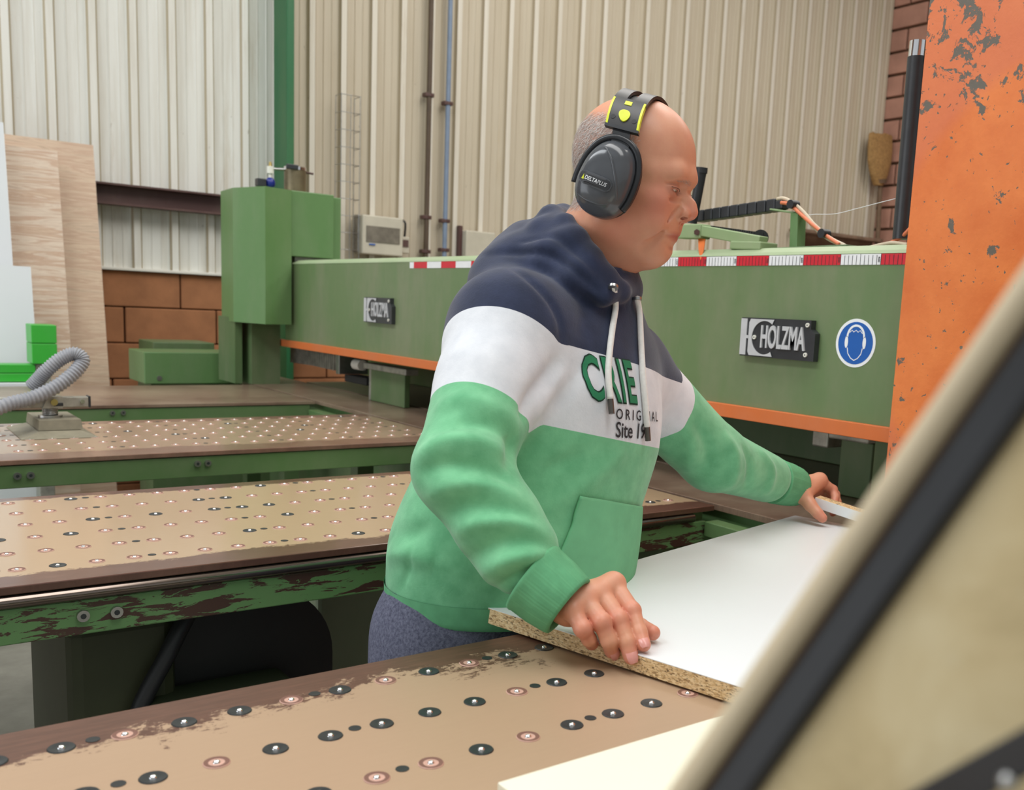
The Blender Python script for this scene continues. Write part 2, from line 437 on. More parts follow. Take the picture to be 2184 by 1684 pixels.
# green steel column and brown rail in front of the wall
def ibeam_section(w_, d, tf, tw):
    return [(-w_/2,0),(w_/2,0),(w_/2,tf),(tw/2,tf),(tw/2,d-tf),(w_/2,d-tf),(w_/2,d),(-w_/2,d),(-w_/2,d-tf),(-tw/2,d-tf),(-tw/2,tf),(-w_/2,tf)]
MB().box((2.159,5.763,0),(2.203,5.978,5.5),0,.006).build('steel_column', m_pillar, None, (2.18,5.87,0), 'tall dark green steel column standing against the cladding', 'column')
rail = [(5.96, 1.745), (5.86, 1.745), (5.86, 1.755), (5.935, 1.755), (5.935, 1.847), (5.86, 1.847), (5.86, 1.857), (5.96, 1.857)]
MB().prism([(-3, y, z) for y, z in rail], (5.13,0,0)).build('wall_rail', m_rust, None, None, 'dark brown steel channel rail fixed along the wall behind the wood boards', 'rail')
MB().box((6.72, 5.84, 2.07), (7.9, 5.965, 2.10), 0, .004).build('wall_ledge', plain('dusty_ledge', srgb(126,104,86), .8, 0, .3, 8), None, None, 'dusty brown ledge along the far wall near the corner', 'ledge')

# ------------------------------------------------------------------ on the back wall
tray = empty('wire_cable_tray', (2.6, 5.95, 1.5), 'upright wire mesh cable tray fixed on the cladding', 'cable tray')
xs = (2.534, 2.595, 2.656); zt = 2.53
for x, y in ((2.534,5.87),(2.595,5.87),(2.656,5.87),(2.534,5.955),(2.656,5.955)):
    MB().cyl((x,y,1.47),(x,y,zt), .0022, n=6).build('upright_wire', m_steel, tray)
for i in range(11):
    z = zt-.004-.102*i
    MB().tube([(2.534,5.955,z),(2.534,5.87,z),(2.656,5.87,z),(2.656,5.955,z)], .0022, 6, 0, 1).build('rung_wire', m_steel, tray)
def conduit(x, mat, label, zlo, zc, r=.016):
    t = empty('conduit_pipe', (x, 5.94, zlo), label, 'pipe')
    MB().cyl((x,5.94,zlo),(x,5.94,5.4), r, n=12).build('pipe', mat, t)
    for z in zc: MB().box((x-.034,5.925,z-.012),(x+.03,5.975,z+.012),0,.003).cyl((x,5.94,z-.009),(x,5.94,z+.009), r+.006, n=12).build('clamp', m_rust, t)
conduit(3.162, m_conb, 'dark brown pipe running up the cladding, left of the blue pipe', 1.52, (1.64, 1.86, 2.63))
conduit(3.30, m_conl, 'pale blue pipe running up the cladding', 1.58, (1.66, 1.85, 2.6))
eb = empty('distribution_box', (2.82, 5.95, 1.57), 'beige electrical distribution box with smoked window on the wall', 'electrical box')
MB().box((2.676,5.86,1.59),(2.955,5.97,1.83),0,.008).build('body', m_board, eb)
MB().box((2.70,5.855,1.665),(2.93,5.862,1.765),0,.002).build('window_pane', m_glass, eb)
MB().box((2.72,5.852,1.648),(2.76,5.8605,1.655)).build('maker_mark', m_blue, eb)
MB().box((2.662,5.90,1.60),(2.676,5.97,1.83),0,.003).build('side_flap', m_steel, eb)
tg = empty('tag_box', (2.985,5.94,1.6), 'small beige tagged box hanging beside the electrical distribution box', 'box')
MB().box((2.962,5.9,1.615),(3.022,5.95,1.72),0,.006).build('body', m_board, tg)
MB().tube([(2.96,5.93,1.83),(2.985,5.9,1.81),(2.992,5.91,1.75),(2.992,5.92,1.715)], .007, 8).build('lead', m_black, tg)
MB().box((2.97,5.896,1.655),(3.012,5.9005,1.70)).build('label_plate', m_rust, tg)
jb = empty('junction_box', (3.53,5.95,1.6), 'plain grey junction box low on the cladding behind the hood', 'electrical box')
MB().box((3.43,5.88,1.60),(3.66,5.97,1.80),0,.008).build('body', m_board, jb)
MB().box((3.405,5.93,1.60),(3.43,5.97,1.83),0,.003).build('side_strip', m_rust, jb)
cb = empty('cable_duct', (2.525,5.94,1.55), 'narrow white cable duct beside the wire tray', 'duct')
MB().box((2.472,5.88,1.55),(2.528,5.97,1.71),0,.004).build('lower_cover', m_board, cb)
MB().box((2.472,5.88,1.713),(2.528,5.97,1.84),0,.004).build('upper_cover', m_board, cb)
# broom in the corner, bristles up
br = empty('broom', (7.84, 5.86, 2.0), 'straw broom hung bristles up in the brick corner', 'broom')
mb = MB(); mb.cyl((7.87,5.87,1.9),(7.82,5.87,2.66), .022, n=10); mb.build('handle', m_stick, br)
mb = MB()
prof = [(2.58,.05,.04),(2.66,.11,.05),(2.78,.16,.055),(2.90,.175,.05),(3.03,.165,.04)]
vs = []; fs = []
n = 24
for z, a, b in prof:
    for i in range(n):
        t = 2*math.pi*i/n; jz = random.uniform(-.012,.012) if z > 3 else 0
        vs.append((7.79+(z-2.58)*-.05+a*math.cos(t)*(1+random.uniform(-.03,.03)), 5.87+b*math.sin(t), z+jz))
for k in range(len(prof)-1):
    for i in range(n): fs.append((k*n+i, k*n+(i+1)%n, (k+1)*n+(i+1)%n, (k+1)*n+i))
fs += [tuple(reversed(range(n))), tuple((len(prof)-1)*n+i for i in range(n))]
mb.add(vs, fs, 0, False).build('bristles', m_straw, br)
MB().cyl((7.81,5.87,2.60),(7.805,5.87,2.635), .062, .075, n=16).build('binding', m_stick, br)

# ------------------------------------------------------------------ boards leaning at the wall
def leaning(name, x0, x1, zt, yb, yt, th, mat, edge, label, cat='board'):
    o = empty(name, ((x0+x1)/2, yb, 0), label, cat)
    d = Vector((0, yt-yb, zt)); nrm = Vector((0, zt, -(yt-yb))).normalized()*th
    q = [Vector((x0,yb,0)), Vector((x1,yb,0)), Vector((x1,yb,0))+d, Vector((x0,yb,0))+d]
    MB().prism(q, nrm).build('board_face', mat, o)
    e = Vector((.0015,0,0)); MB().prism([q[1], q[1]+nrm, q[2]+nrm, q[2]], e).build('edge_band', edge, o)
    return o
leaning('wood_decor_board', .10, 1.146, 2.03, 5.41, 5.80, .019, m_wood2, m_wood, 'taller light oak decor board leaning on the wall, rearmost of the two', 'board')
leaning('wood_decor_board', .05, .962, 1.965, 5.33, 5.70, .019, m_wood, m_wood, 'light oak decor board leaning in front of the other oak board', 'board')
leaning('white_board', -.25, .722, 2.06, 5.25, 5.62, .019, m_melp, m_mel, 'tall white board leaning at the left edge before the oak boards')
leaning('white_board', -.30, .782, 1.385, 5.14, 5.40, .019, m_melp, m_mel, 'short white board leaning in front of the tall white board')
tr = empty('panel_trolley', (.45, 5.0, 0), 'bright green steel panel trolley at the foot of the white boards', 'trolley')
MB().box((.715,4.98,.955),(.815,5.13,1.045),0,.003).build('upper_block', m_bright, tr)
MB().box((.715,4.98,1.047),(.815,5.13,1.128),0,.003).build('upper_block', m_bright, tr)
MB().box((-.5,4.99,.875),(.728,5.09,.912),0,.003).build('bar', m_bright, tr)
MB().box((-.5,4.99,.914),(.728,5.09,.952),0,.003).build('bar', m_bright, tr)
MB().box((.728,5.0,.0),(.79,5.1,.955),0,.004).build('upright', m_galv, tr)
MB().box((-.4,5.0,.0),(-.34,5.1,.875),0,.004).build('upright', m_bright, tr)
MB().box((-.5,4.95,.0),(.85,5.14,.05),0,.004).build('base', m_bright, tr)
MB().box((-.45,4.96,.84),(.725,5.12,.872),0,.003).build('white_shelf', m_melp, tr)

# ================================================================== PANEL SAW
XB = 1.679
saw = empty('pressure_beam', (1.83, 2.8, .9), 'long green pressure beam of the panel saw with orange bar below', 'saw beam')
sec = [(XB,1.09),(XB,1.4495),(XB+.006,1.456),(XB+.03,1.467),(2.02,1.467),(2.02,1.09)]
MB().prism([(x, 1.0, z) for x, z in sec], (0, 3.5, 0)).build('beam_housing', m_beam, saw)
MB().prism([(XB-.001,1.0,1.4505),(XB+.006,1.0,1.4575),(XB+.03,1.0,1.469),(XB+.03,1.0,1.466),(XB+.004,1.0,1.454)], (0,3.42,0)).build('top_edge', paint('enamel_pale_edge', srgb(158,176,138), .5, (.5,.5,.4), .4), saw)
MB().box((XB-.012,1.0,1.076),(XB+.02,4.72,1.107),0,.0015).build('orange_bar', m_orbar, saw)
MB().box((XB+.05,4.43,1.10),(XB+.12,4.60,1.135),0,.006).build('orange_lug', m_orbar, saw)
MB().tube([(XB-.005,4.70,1.075),(XB-.01,4.76,.99),(XB,4.86,.985),(XB,4.9,1.08)], .0025, 6).build('wire', m_cable, saw)
# red and white scale along the top of the beam
rul = empty('measuring_scale', (XB, 2.2, 1.428), 'red and white measuring scale stuck along the top of the green beam', 'scale')
for k in range(-2, 21):
    y0 = 1.241+.1*k; y1 = min(y0+.1, 3.272)
    if y1 <= y0: break
    MB().box((XB-.0012, y0, 1.428), (XB+.001, y1, 1.4495)).build('scale_segment', m_rulew if k % 2 == 0 else m_red, rul)
mb = MB()
for i in range(-12, 66):
    y = 1.241+.01*i
    mb.box((XB-.0016, y-.0005, 1.428), (XB-.001, y+.0005, 1.4495 if i % 5 == 0 else 1.447))
mb.build('tick_marks', m_ink, rul)
mb = MB()
for k in range(0, 8):
    V, F = text_mesh('%d' % (400+100*k), .0075, 0, .0001, 'CENTER')
    y = 1.241+.1*k+.0045
    mb.tri(place(V, (XB-.0018, y, 1.4385), (0,0,-1), (0,-1,0), (-1,0,0)), F)
mb.build('numerals', m_ink, rul)
# name plates
def nameplate(y0, z0, k, label):
    """y0,z0: upper left corner seen from the front; k: scale"""
    L = .216*k; Hh = .087*(k if k < 1.2 else 1.07)
    o = empty('name_plate', (XB-.008, y0-L/2, z0-Hh), label, 'name plate')
    X0 = XB-.016; yy = lambda t: y0-t*L; zz = lambda t: z0-t*Hh
    c = [(yy(0),zz(0)),(yy(.94),zz(0)),(yy(.94),zz(.22)),(yy(1),zz(.32)),(yy(1),zz(1)),(yy(0),zz(1))]
    MB().prism([(X0, a, b) for a, b in c], (.0155,0,0)).build('plate', m_blackp, o)
    MB().box((X0-.002, yy(.085), zz(.97)), (X0+.001, yy(.0), zz(.03))).build('silver_bar', m_silver, o)
    MB().box((X0-.002, yy(.112), zz(.54)), (X0+.001, yy(.085), zz(.46))).build('silver_link', m_silver, o)
    # silver square with a round recess
    cy, cz, r = .335, .5, .43
    vs = []; fs = []; n = 40
    sq = lambda t: (.115+.42*max(0,min(1,t[0])), max(.03,min(.97,t[1])))
    for i in range(n):
        a = 2*math.pi*i/n; ca, sa = math.cos(a), math.sin(a)
        iy, iz = cy+r*ca*Hh/L, cz+r*sa
        hx, hz = .21, .47
        s_ = min(hx*L/abs(ca*Hh) if abs(ca) > 1e-6 else 9, hz/abs(sa) if abs(sa) > 1e-6 else 9)
        oy, oz = .325+s_*ca*Hh/L, cz+s_*sa
        iy = max(.118, min(.532, iy))
        for (u_, v_) in ((iy,iz),(oy,oz)):
            vs += [(X0-.002, yy(u_), zz(v_)), (X0+.001, yy(u_), zz(v_))]
    for i in range(n):
        a = 4*i; b = 4*((i+1) % n)
        if math.cos(2*math.pi*(i+.5)/n) > .62: continue
        fs += [(a, a+2, b+2, b), (a+1, b+1, b+3, a+3), (a, b, b+1, a+1), (a+2, a+3, b+3, b+2)]
    MB().add(vs, fs).build('silver_field', m_silver, o)
    V, F = text_mesh('HOLZMA', .058*k*(1 if k < 1.2 else .9), .0022, .0014 if k < 1.05 else .0007, 'LEFT', 0, .98)
    wd = max(v.x for v in V); sx = (.60*L)/wd
    MB().tri(place(V, (X0-.0022, yy(.29), zz(.5)), (0,-1,0), (0,0,1.18), (-1,0,0), sx), F).build('lettering', m_silver, o)
    for ty, tz in ((.2,.5),(.9,.12),(.9,.85)):
        MB().cyl((X0-.003,yy(ty),zz(tz)),(X0+.002,yy(ty),zz(tz)), .0048*k, n=16).build('rivet', m_white, o)
        MB().cyl((X0-.0034,yy(ty),zz(tz)),(X0-.0028,yy(ty),zz(tz)), .0016*k, n=8).build('rivet_hole', m_ink, o)
nameplate(1.596, 1.311, 1.0, 'black and silver name plate on the green beam beside the blue sticker')
nameplate(3.618, 1.318, 1.1, 'small distant name plate on the green beam left of the person')
# blue round sticker
st = empty('safety_sticker', (XB-.0006, 1.286, 1.219), 'round blue and white hearing protection sticker on the green beam', 'sticker')
cy, cz = 1.286, 1.269
def disc(x, r, th=.0004, n=48):
    return MB().prism([(x, cy+r*math.cos(2*math.pi*i/n), cz+r*math.sin(2*math.pi*i/n)) for i in range(n)], (th,0,0))
disc(XB-.0006, .05).build('white_rim', m_signw, st)
disc(XB-.0010, .0435).build('blue_disc', m_blue, st)
def ribbon(pts, wd, x=XB-.0014, closed=False):
    P = [Vector((0,cy-a,cz+b)) for a, b in pts]; mb = MB(); n = len(P); L = []; Rr = []
    for i, p in enumerate(P):
        d = (P[(i+1)%n if closed else min(i+1,n-1)]-P[(i-1)%n if closed else max(i-1,0)]).normalized()
        s_ = Vector((0,-d.z,d.y))*wd/2; L.append(p+s_); Rr.append(p-s_)
    for i in range(n if closed else n-1):
        j = (i+1)%n
        mb.prism([(x,L[i].y,L[i].z),(x,L[j].y,L[j].z),(x,Rr[j].y,Rr[j].z),(x,Rr[i].y,Rr[i].z)], (.0004,0,0))
    return mb
arc = [(.021*math.cos(a), .012+.024*math.sin(a)) for a in np.linspace(math.pi, 0, 16)]
ribbon(arc, .0045).build('headband_mark', m_signw, st)
ribbon([(-.0165,.021),(-.010,.026),(-.006,.0225),(0,.0265),(.005,.0225),(.010,.0262),(.0165,.020)], .0014).build('hair_mark', m_signw, st)
ribbon([(-.019,-.010),(-.0165,-.022),(-.009,-.031),(0,-.0355),(.009,-.031),(.0165,-.022),(.019,-.010)], .0018).build('chin_mark', m_signw, st)
for s_ in (-1, 1):
    MB().prism([(XB-.0014, cy-s_*(.0225+.0042*math.cos(t)), cz+.0015+.0125*math.sin(t)) for t in np.linspace(0,2*math.pi,20,endpoint=False)], (.0004,0,0)).build('ear_cup_mark', m_signw, st)
# end housing of the saw, standing at the far end of the beam
hs = empty('saw_end_housing', (1.6, 4.6, .9), 'tall green folded sheet metal housing at the far end of the saw beam', 'housing')
plan = [(1.478,4.78),(1.462,4.56),(1.53,4.34),(1.664,4.385),(1.664,4.80)]
MB().prism([(x,y,1.18) for x, y in reversed(plan)][::-1], (0,0,.59)).build('folded_cover', m_green, hs)
MB().box((1.668,4.40,1.485),(1.868,4.85,1.772),0,.003).build('side_cover', m_green, hs)
MB().box((1.869,4.43,1.46),(1.915,4.85,1.765),0,.003).build('rear_cover', m_green, hs)
MB().box((1.70,4.44,1.455),(1.87,4.80,1.487)).build('gap_plate', m_galv, hs)
MB().box((1.468,4.56,.9),(1.50,4.80,1.20)).build('post', m_gdark, hs)
MB().box((1.53,4.52,.9),(1.662,4.80,1.18)).build('column', m_gdark, hs)
vt = empty('air_valve_unit', (1.6550,4.6,1.7880), 'blue air valve with brass top and metal filter bowl standing on the green housing', 'valve')
MB().box((1.5950,4.62,1.7980),(1.6350,4.66,1.8330),0,.003).build('solenoid', m_blackp, vt)
MB().sphere((1.6600,4.64,1.8180), .03, 0, 16, 12, (.75,.75,.9)).build('valve_body', m_blued, vt)
MB().cyl((1.6600,4.64,1.7700),(1.6600,4.64,1.8000), .01).cyl((1.6600,4.64,1.8380),(1.6600,4.64,1.8630), .008).cyl((1.6600,4.64,1.8610),(1.6600,4.64,1.8930), .015).build('fitting', m_white, vt)
MB().cyl((1.6600,4.64,1.8930),(1.6600,4.64,1.9130), .009, .006).build('brass_tip', m_brass, vt)
MB().cyl((1.6750,4.64,1.8830),(1.7550,4.62,1.8880), .007).build('pipe', m_steel, vt)
MB().cyl((1.7700,4.62,1.7730),(1.7700,4.62,1.8860), .05, .05, 24).build('filter_bowl', m_pot, vt)
MB().cyl((1.7700,4.62,1.8860),(1.7700,4.62,1.9000), .051, .051, 24).build('bowl_rim', m_chrome, vt)
MB().box((1.7100,4.565,1.8840),(1.7650,4.58,1.9060),0,.003).build('clip', m_blackp, vt)
MB().cyl((1.8150,4.62,1.8840),(1.8500,4.60,1.8780), .005).build('lever', m_rust, vt)
# machine base and table
mt = empty('saw_table', (2.05, 3.2, 0), 'dusty brown saw table with a long slot running under the green beam', 'saw table')
MB().box((1.5375,1.165,.885),(1.812,5.9,.9),0,.0015).build('front_plate', m_top4, mt)
MB().box((1.828,1.165,.885),(2.6,4.62,.9),0,.0015).build('rear_plate', m_top4, mt)
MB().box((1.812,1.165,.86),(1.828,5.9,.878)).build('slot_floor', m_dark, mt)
MB().box((1.56,1.165,.80),(2.6,4.62,.884),0,.003).build('frame_rail', m_green, mt)
MB().box((1.64,1.165,.0),(2.55,4.6,.80),0,.004).build('base', m_gdark, mt)
bk = empty('saw_rear_cover', (2.4,3.2,.9), 'dark green rear cover of the saw seen under the beam', 'cover')
for y0, y1 in ((.3,1.6),(1.604,2.9),(2.904,3.86),(3.864,4.9),(4.904,5.9)): MB().box((2.30,y0,.901),(2.36,y1,1.25),0,.003).build('panel', m_gdark, bk)
MB().box((2.02,1.0,1.25),(2.37,4.55,1.27)).build('light_block_panel', m_gdark, bk)  # unseen plate added to keep light out from under the beam
MB().box((2.02,1.0,1.09),(2.30,1.02,1.25)).build('end_panel', m_gdark, bk)
bs = empty('machine_side_beam', (1.5,5.0,.0), 'low green box beam lying beyond the far table', 'machine base')
MB().box((1.165,4.92,.868),(1.80,5.22,1.017),0,.004).build('beam_body', m_green, bs)
MB().box((1.30,5.3,.9),(1.60,5.6,1.045),0,.004).build('upper_box', m_gdark, bs)
MB().box((1.2,4.95,0),(1.78,5.2,.868)).build('support', m_gdark, bs)
MB().cyl((1.23,4.916,.895),(1.23,4.922,.895), .012, n=12).build('bolt', m_steel, bs)
mo = empty('saw_motor', (1.78,4.3,.93), 'grey finned motor hanging below the orange bar', 'motor')
for i in range(26):
    y = 4.60-.02*i
    MB().box((1.74,y-.0075,1.0-.004*abs(i-13)/13),(1.86,y,1.075)).build('fin', m_galv, mo)
MB().box((1.75,4.06,1.005),(1.85,4.60,1.075)).build('core', m_galv, mo)
MB().box((1.735,4.02,.985),(1.87,4.055,1.075),0,.002).build('end_flange', m_steel, mo)
MB().box((1.76,3.80,.955),(1.83,4.02,.985),0,.003).build('mount', m_dark, mo)
MB().cyl((1.77,3.86,1.035),(1.77,3.93,1.035), .022).build('connector', m_white, mo)
bt = empty('clamp_bracket', (1.8,3.6,.9), 'green sheet metal bracket standing on the saw table below the orange bar', 'bracket')
MB().box((1.752,3.44,.901),(1.775,3.74,1.028),0,.002).build('plate', m_gdark, bt)
MB().box((1.745,3.42,1.028),(1.80,3.80,1.052),0,.003).build('top_flange', m_galv, bt)
MB().box((1.755,3.74,.901),(1.80,3.765,1.03),0,.002).build('side_rib', m_galv, bt)
b2 = empty('clamp_bracket', (1.9,1.35,.9), 'dusty green bracket under the beam right of the outstretched arm', 'bracket')
MB().box((1.905,1.385,.901),(1.935,1.475,1.035),0,.002).build('plate', m_gdark, b2)
MB().box((1.885,1.385,1.035),(1.97,1.50,1.072),0,.004).build('top_block', m_galv, b2)
MB().box((1.885,1.50,1.01),(1.95,1.548,1.068),0,.004).build('nose_block', m_galv, b2)
MB().box((1.935,1.372,.901),(1.95,1.40,1.09),0,.002).build('edge_plate', plain('dusty_tan_plate', srgb(150,132,110), .7), b2)
MB().box((1.77,1.165,.901),(1.80,1.282,1.09),0,.002).build('saw_end_plate', m_gdark, None, None, 'plain green end plate under the beam next to the orange frame', 'plate')
# orange machine frame on the right
of = empty('orange_machine_frame', (1.65,.8,0), 'large orange steel frame with scraped chipped paint at the right', 'machine frame')
MB().box((1.64,.2,0),(1.676,1.157,2.6),0,.0).build('side_plate', m_orange, of)
# pole beside the frame
pl = empty('steel_pole', (1.80,1.29,1.467), 'black sleeved steel pole with bright end cap behind the orange frame', 'pole')
MB().cyl((1.8000, 1.2852, 1.4888), (1.8000, 1.2889, 1.8544), .0185, n=20).build('rubber_sleeve', m_blackp, pl)
MB().cyl((1.8000, 1.2888, 1.8535), (1.8000, 1.2880, 1.8854), .0175, n=20).build('bare_end', m_chrome, pl)
# stop arm, handle, drag chain and cables on the beam
ar = empty('stop_arm', (1.75,1.7,1.467), 'pale green stop arm with orange pointer and black grip standing on the beam', 'stop arm')
def xbar(p, q, X, half, depth, mat, name, parent, bev=.002):
    p = Vector(p); q = Vector(q); d = (q-p); L = d.length; d.normalize(); n_ = Vector((1,0,0)); u_ = n_.cross(d)
    return MB().obox((p+q)/2, d, u_, n_, (L/2, half, depth/2), 0, bev).build(name, mat, parent)
m_arm = paint('enamel_pale_green', srgb(140,164,116), .45, (.45,.42,.32), .4)
xbar((1.7200, 1.8027, 1.5160), (1.7200, 1.6010, 1.4841), 0, .0125, .03, m_arm, 'arm', ar)
xbar((1.7200, 1.8843, 1.5163), (1.7200, 1.7942, 1.5135), 0, .0175, .036, m_arm, 'head', ar, .003)
MB().cyl((1.6950, 1.7992, 1.5104), (1.7100, 1.8152, 1.5122), .0075, n=6).build('bolt', m_rust, ar)
xbar((1.7300, 1.6892, 1.4782), (1.7300, 1.5918, 1.4741), 0, .0095, .06, m_arm, 'clamp_block', ar, .003)
xbar((1.7300, 1.6578, 1.4689), (1.7300, 1.6056, 1.4669), 0, .006, .03, m_black, 'clamp_foot', ar)
xbar((1.7400, 1.7446, 1.4623), (1.7400, 1.3600, 1.4673), 0, .006, .05, m_gdark, 'slide_rail', ar)
MB().prism([(1.7150, 1.8140, 1.4967), (1.7150, 1.7890, 1.4961), (1.6900, 1.7668, 1.4645), (1.6720, 1.7557, 1.4420), (1.6900, 1.7832, 1.4648)], (.002,.0,0)).build('pointer', m_orangeP, ar)
MB().cyl((1.7500, 1.8769, 1.5396), (1.7500, 1.8544, 1.6646), .0125, .0135, 18).cyl((1.7500, 1.8549, 1.6612), (1.7500, 1.8536, 1.6747), .0155, .015, 18).build('grip', m_black, ar)
mb = MB(); p0 = Vector((1.7550, 1.8505, 1.5310)); p1 = Vector((1.7550, 1.6322, 1.5027))
for i in range(30):
    c = p0.lerp(p1, i/29); mb.obox(c, (p1-p0), (1,0,0), Vector((1,0,0)).cross(p1-p0), (.0028,.008,.006))
mb.build('roller_chain', m_black, ar, kind='stuff')
MB().cyl((1.7450, 1.6342, 1.4966), (1.7650, 1.6529, 1.4987), .019, n=20).build('sprocket', m_black, ar)
ch = empty('drag_chain', (1.8,1.75,1.5), 'black plastic drag chain sloping up above the beam', 'cable chain')
p0 = Vector((1.8000, 1.9038, 1.5617)); p1 = Vector((1.8000, 1.6333, 1.5771)); dd = (p1-p0)
for i in range(9):
    a = p0+dd*(i/9); b = p0+dd*((i+.93)/9)
    c = (a+b)/2; MB().obox(c, dd, (1,0,0), Vector((1,0,0)).cross(dd), ((b-a).length/2, .014, .0145), 0, .003).build('link', m_blackp, ch)
MB().obox(Vector((1.8000, 1.6245, 1.5767)), dd, (1,0,0), Vector((1,0,0)).cross(dd), (.012,.013,.011), 0, .004).build('end_link', m_blackp, ch)
ps = empty('chain_post', (1.8,1.6,1.467), 'green sheet metal post carrying the drag chain end', 'post')
xbar((1.8000, 1.5680, 1.4747), (1.8000, 1.5724, 1.5580), 0, .0115, .03, m_green, 'post', ps)
xbar((1.8000, 1.6500, 1.5671), (1.8000, 1.5592, 1.5532), 0, .0025, .03, m_arm, 'top_strip', ps)
for mt_, pts, lab in ((m_cable, [(1.7900, 1.6315, 1.5900), (1.7900, 1.6111, 1.5899), (1.7900, 1.5843, 1.5789), (1.7900, 1.5512, 1.5582), (1.7900, 1.5121, 1.5252), (1.7900, 1.4661, 1.4957), (1.7900, 1.4213, 1.4773)], 'beige cable arching from the drag chain down to the beam'),
        (m_orcab, [(1.7850, 1.6144, 1.5800), (1.7850, 1.5880, 1.5743), (1.7850, 1.5547, 1.5526), (1.7850, 1.5162, 1.5269), (1.7850, 1.4732, 1.5007), (1.7850, 1.4344, 1.4802)], 'orange cable running down from the drag chain end'),
        (m_cable, [(1.8000, 1.5920, 1.5696), (1.8000, 1.5590, 1.5511), (1.8000, 1.5169, 1.5178), (1.8000, 1.4767, 1.4937), (1.8000, 1.4331, 1.4783)], 'beige grey cable tucked under the orange cable by the post'),
        (m_orcab, [(1.7900, 1.3256, 1.4724), (1.7900, 1.2973, 1.4835), (1.7900, 1.2753, 1.4944), (1.7900, 1.2578, 1.5101)], 'orange cable curving up to the orange frame'),
        (m_cable, [(1.7800, 1.3541, 1.4702), (1.7800, 1.3187, 1.4764), (1.7800, 1.2897, 1.4796), (1.7800, 1.2548, 1.4750)], 'pale cable lying on the beam end by the orange frame')):
    MB().tube(pts, .0042, 8).build('cable', mt_, None, None, lab, 'cable')
for p, lab in (((1.7870, 1.5783, 1.5740), 'upper black cable tie round the cable bundle near the chain end'), ((1.7870, 1.4806, 1.5052), 'lower black cable tie round the cable bundle above the beam')):
    MB().cyl(Vector(p)+Vector((-.012,0,0)), Vector(p)+Vector((.012,0,0)), .0105, n=10).build('cable_tie', m_black, None, None, lab, 'cable tie')
MB().tube([(1.8000, 1.5642, 1.5471), (1.8000, 1.5272, 1.5507), (1.8000, 1.4667, 1.5490), (1.8000, 1.4036, 1.5582), (1.8000, 1.3434, 1.5679), (1.8000, 1.2836, 1.5771)], .0008, 4).build('cobweb', m_signw, None, None, 'pale cobweb thread stretched above the beam', 'cobweb')
# ================================================================== AIR CUSHION TABLES
PX, X0N = .05265, .0405
def nozzle_meshes():
    """flush disc with a chrome ball; x,y at origin, top at z = 0"""
    out = []
    for ringm in (m_noz, m_pink):
        mb = MB(); r = .0118; n = 20
        c = [(r*math.cos(2*math.pi*i/n), r*math.sin(2*math.pi*i/n)) for i in range(n)]
        rr = [(r, .0002), (r*.94, .0011), (r*.60, .0008), (r*.45, .0006)]
        vs = []; fs = []; mi = []
        for k, (q, z) in enumerate(rr):
            vs += [(q*math.cos(2*math.pi*i/n), q*math.sin(2*math.pi*i/n), z) for i in range(n)]
        for k in range(3):
            mb2 = [(k*n+i, k*n+(i+1)%n, (k+1)*n+(i+1)%n, (k+1)*n+i) for i in range(n)]
            b = len(mb.v) if k == 0 else 0
            mb.add(vs, mb2, (1 if ringm is m_pink and k == 1 else 0), False) if k == 0 else [mb.f.append(f) or mb.mi.append(2 if (ringm is m_pink and k == 1) else 0) or mb.sm.append(False) for f in mb2]
        mb.f.append(tuple(3*n+i for i in range(n))); mb.mi.append(0); mb.sm.append(False)
        me = bpy.data.meshes.new('air_nozzle'); me.from_pydata(mb.v, [], mb.f); me.polygons.foreach_set('material_index', mb.mi)
        setmats(me, [ringm, m_pink, m_noz if ringm is m_noz else plain('nozzle_groove', srgb(120,84,72), .5)]); me.update()
        out.append(me)
    mb = MB().sphere((0,0,0), .0036, 0, 12, 8)
    me = bpy.data.meshes.new('ball'); me.from_pydata(mb.v, [], mb.f); me.polygons.foreach_set('use_smooth', [True]*len(mb.f)); setmats(me, m_chrome); me.update()
    out.append(me)
    mb = MB().cyl((0,0,-.003),(0,0,.0005), .0062, n=12)
    me = bpy.data.meshes.new('screw_hole'); me.from_pydata(mb.v, [], mb.f); setmats(me, m_noz); me.update(); out.append(me)
    return out
NZ = nozzle_meshes()
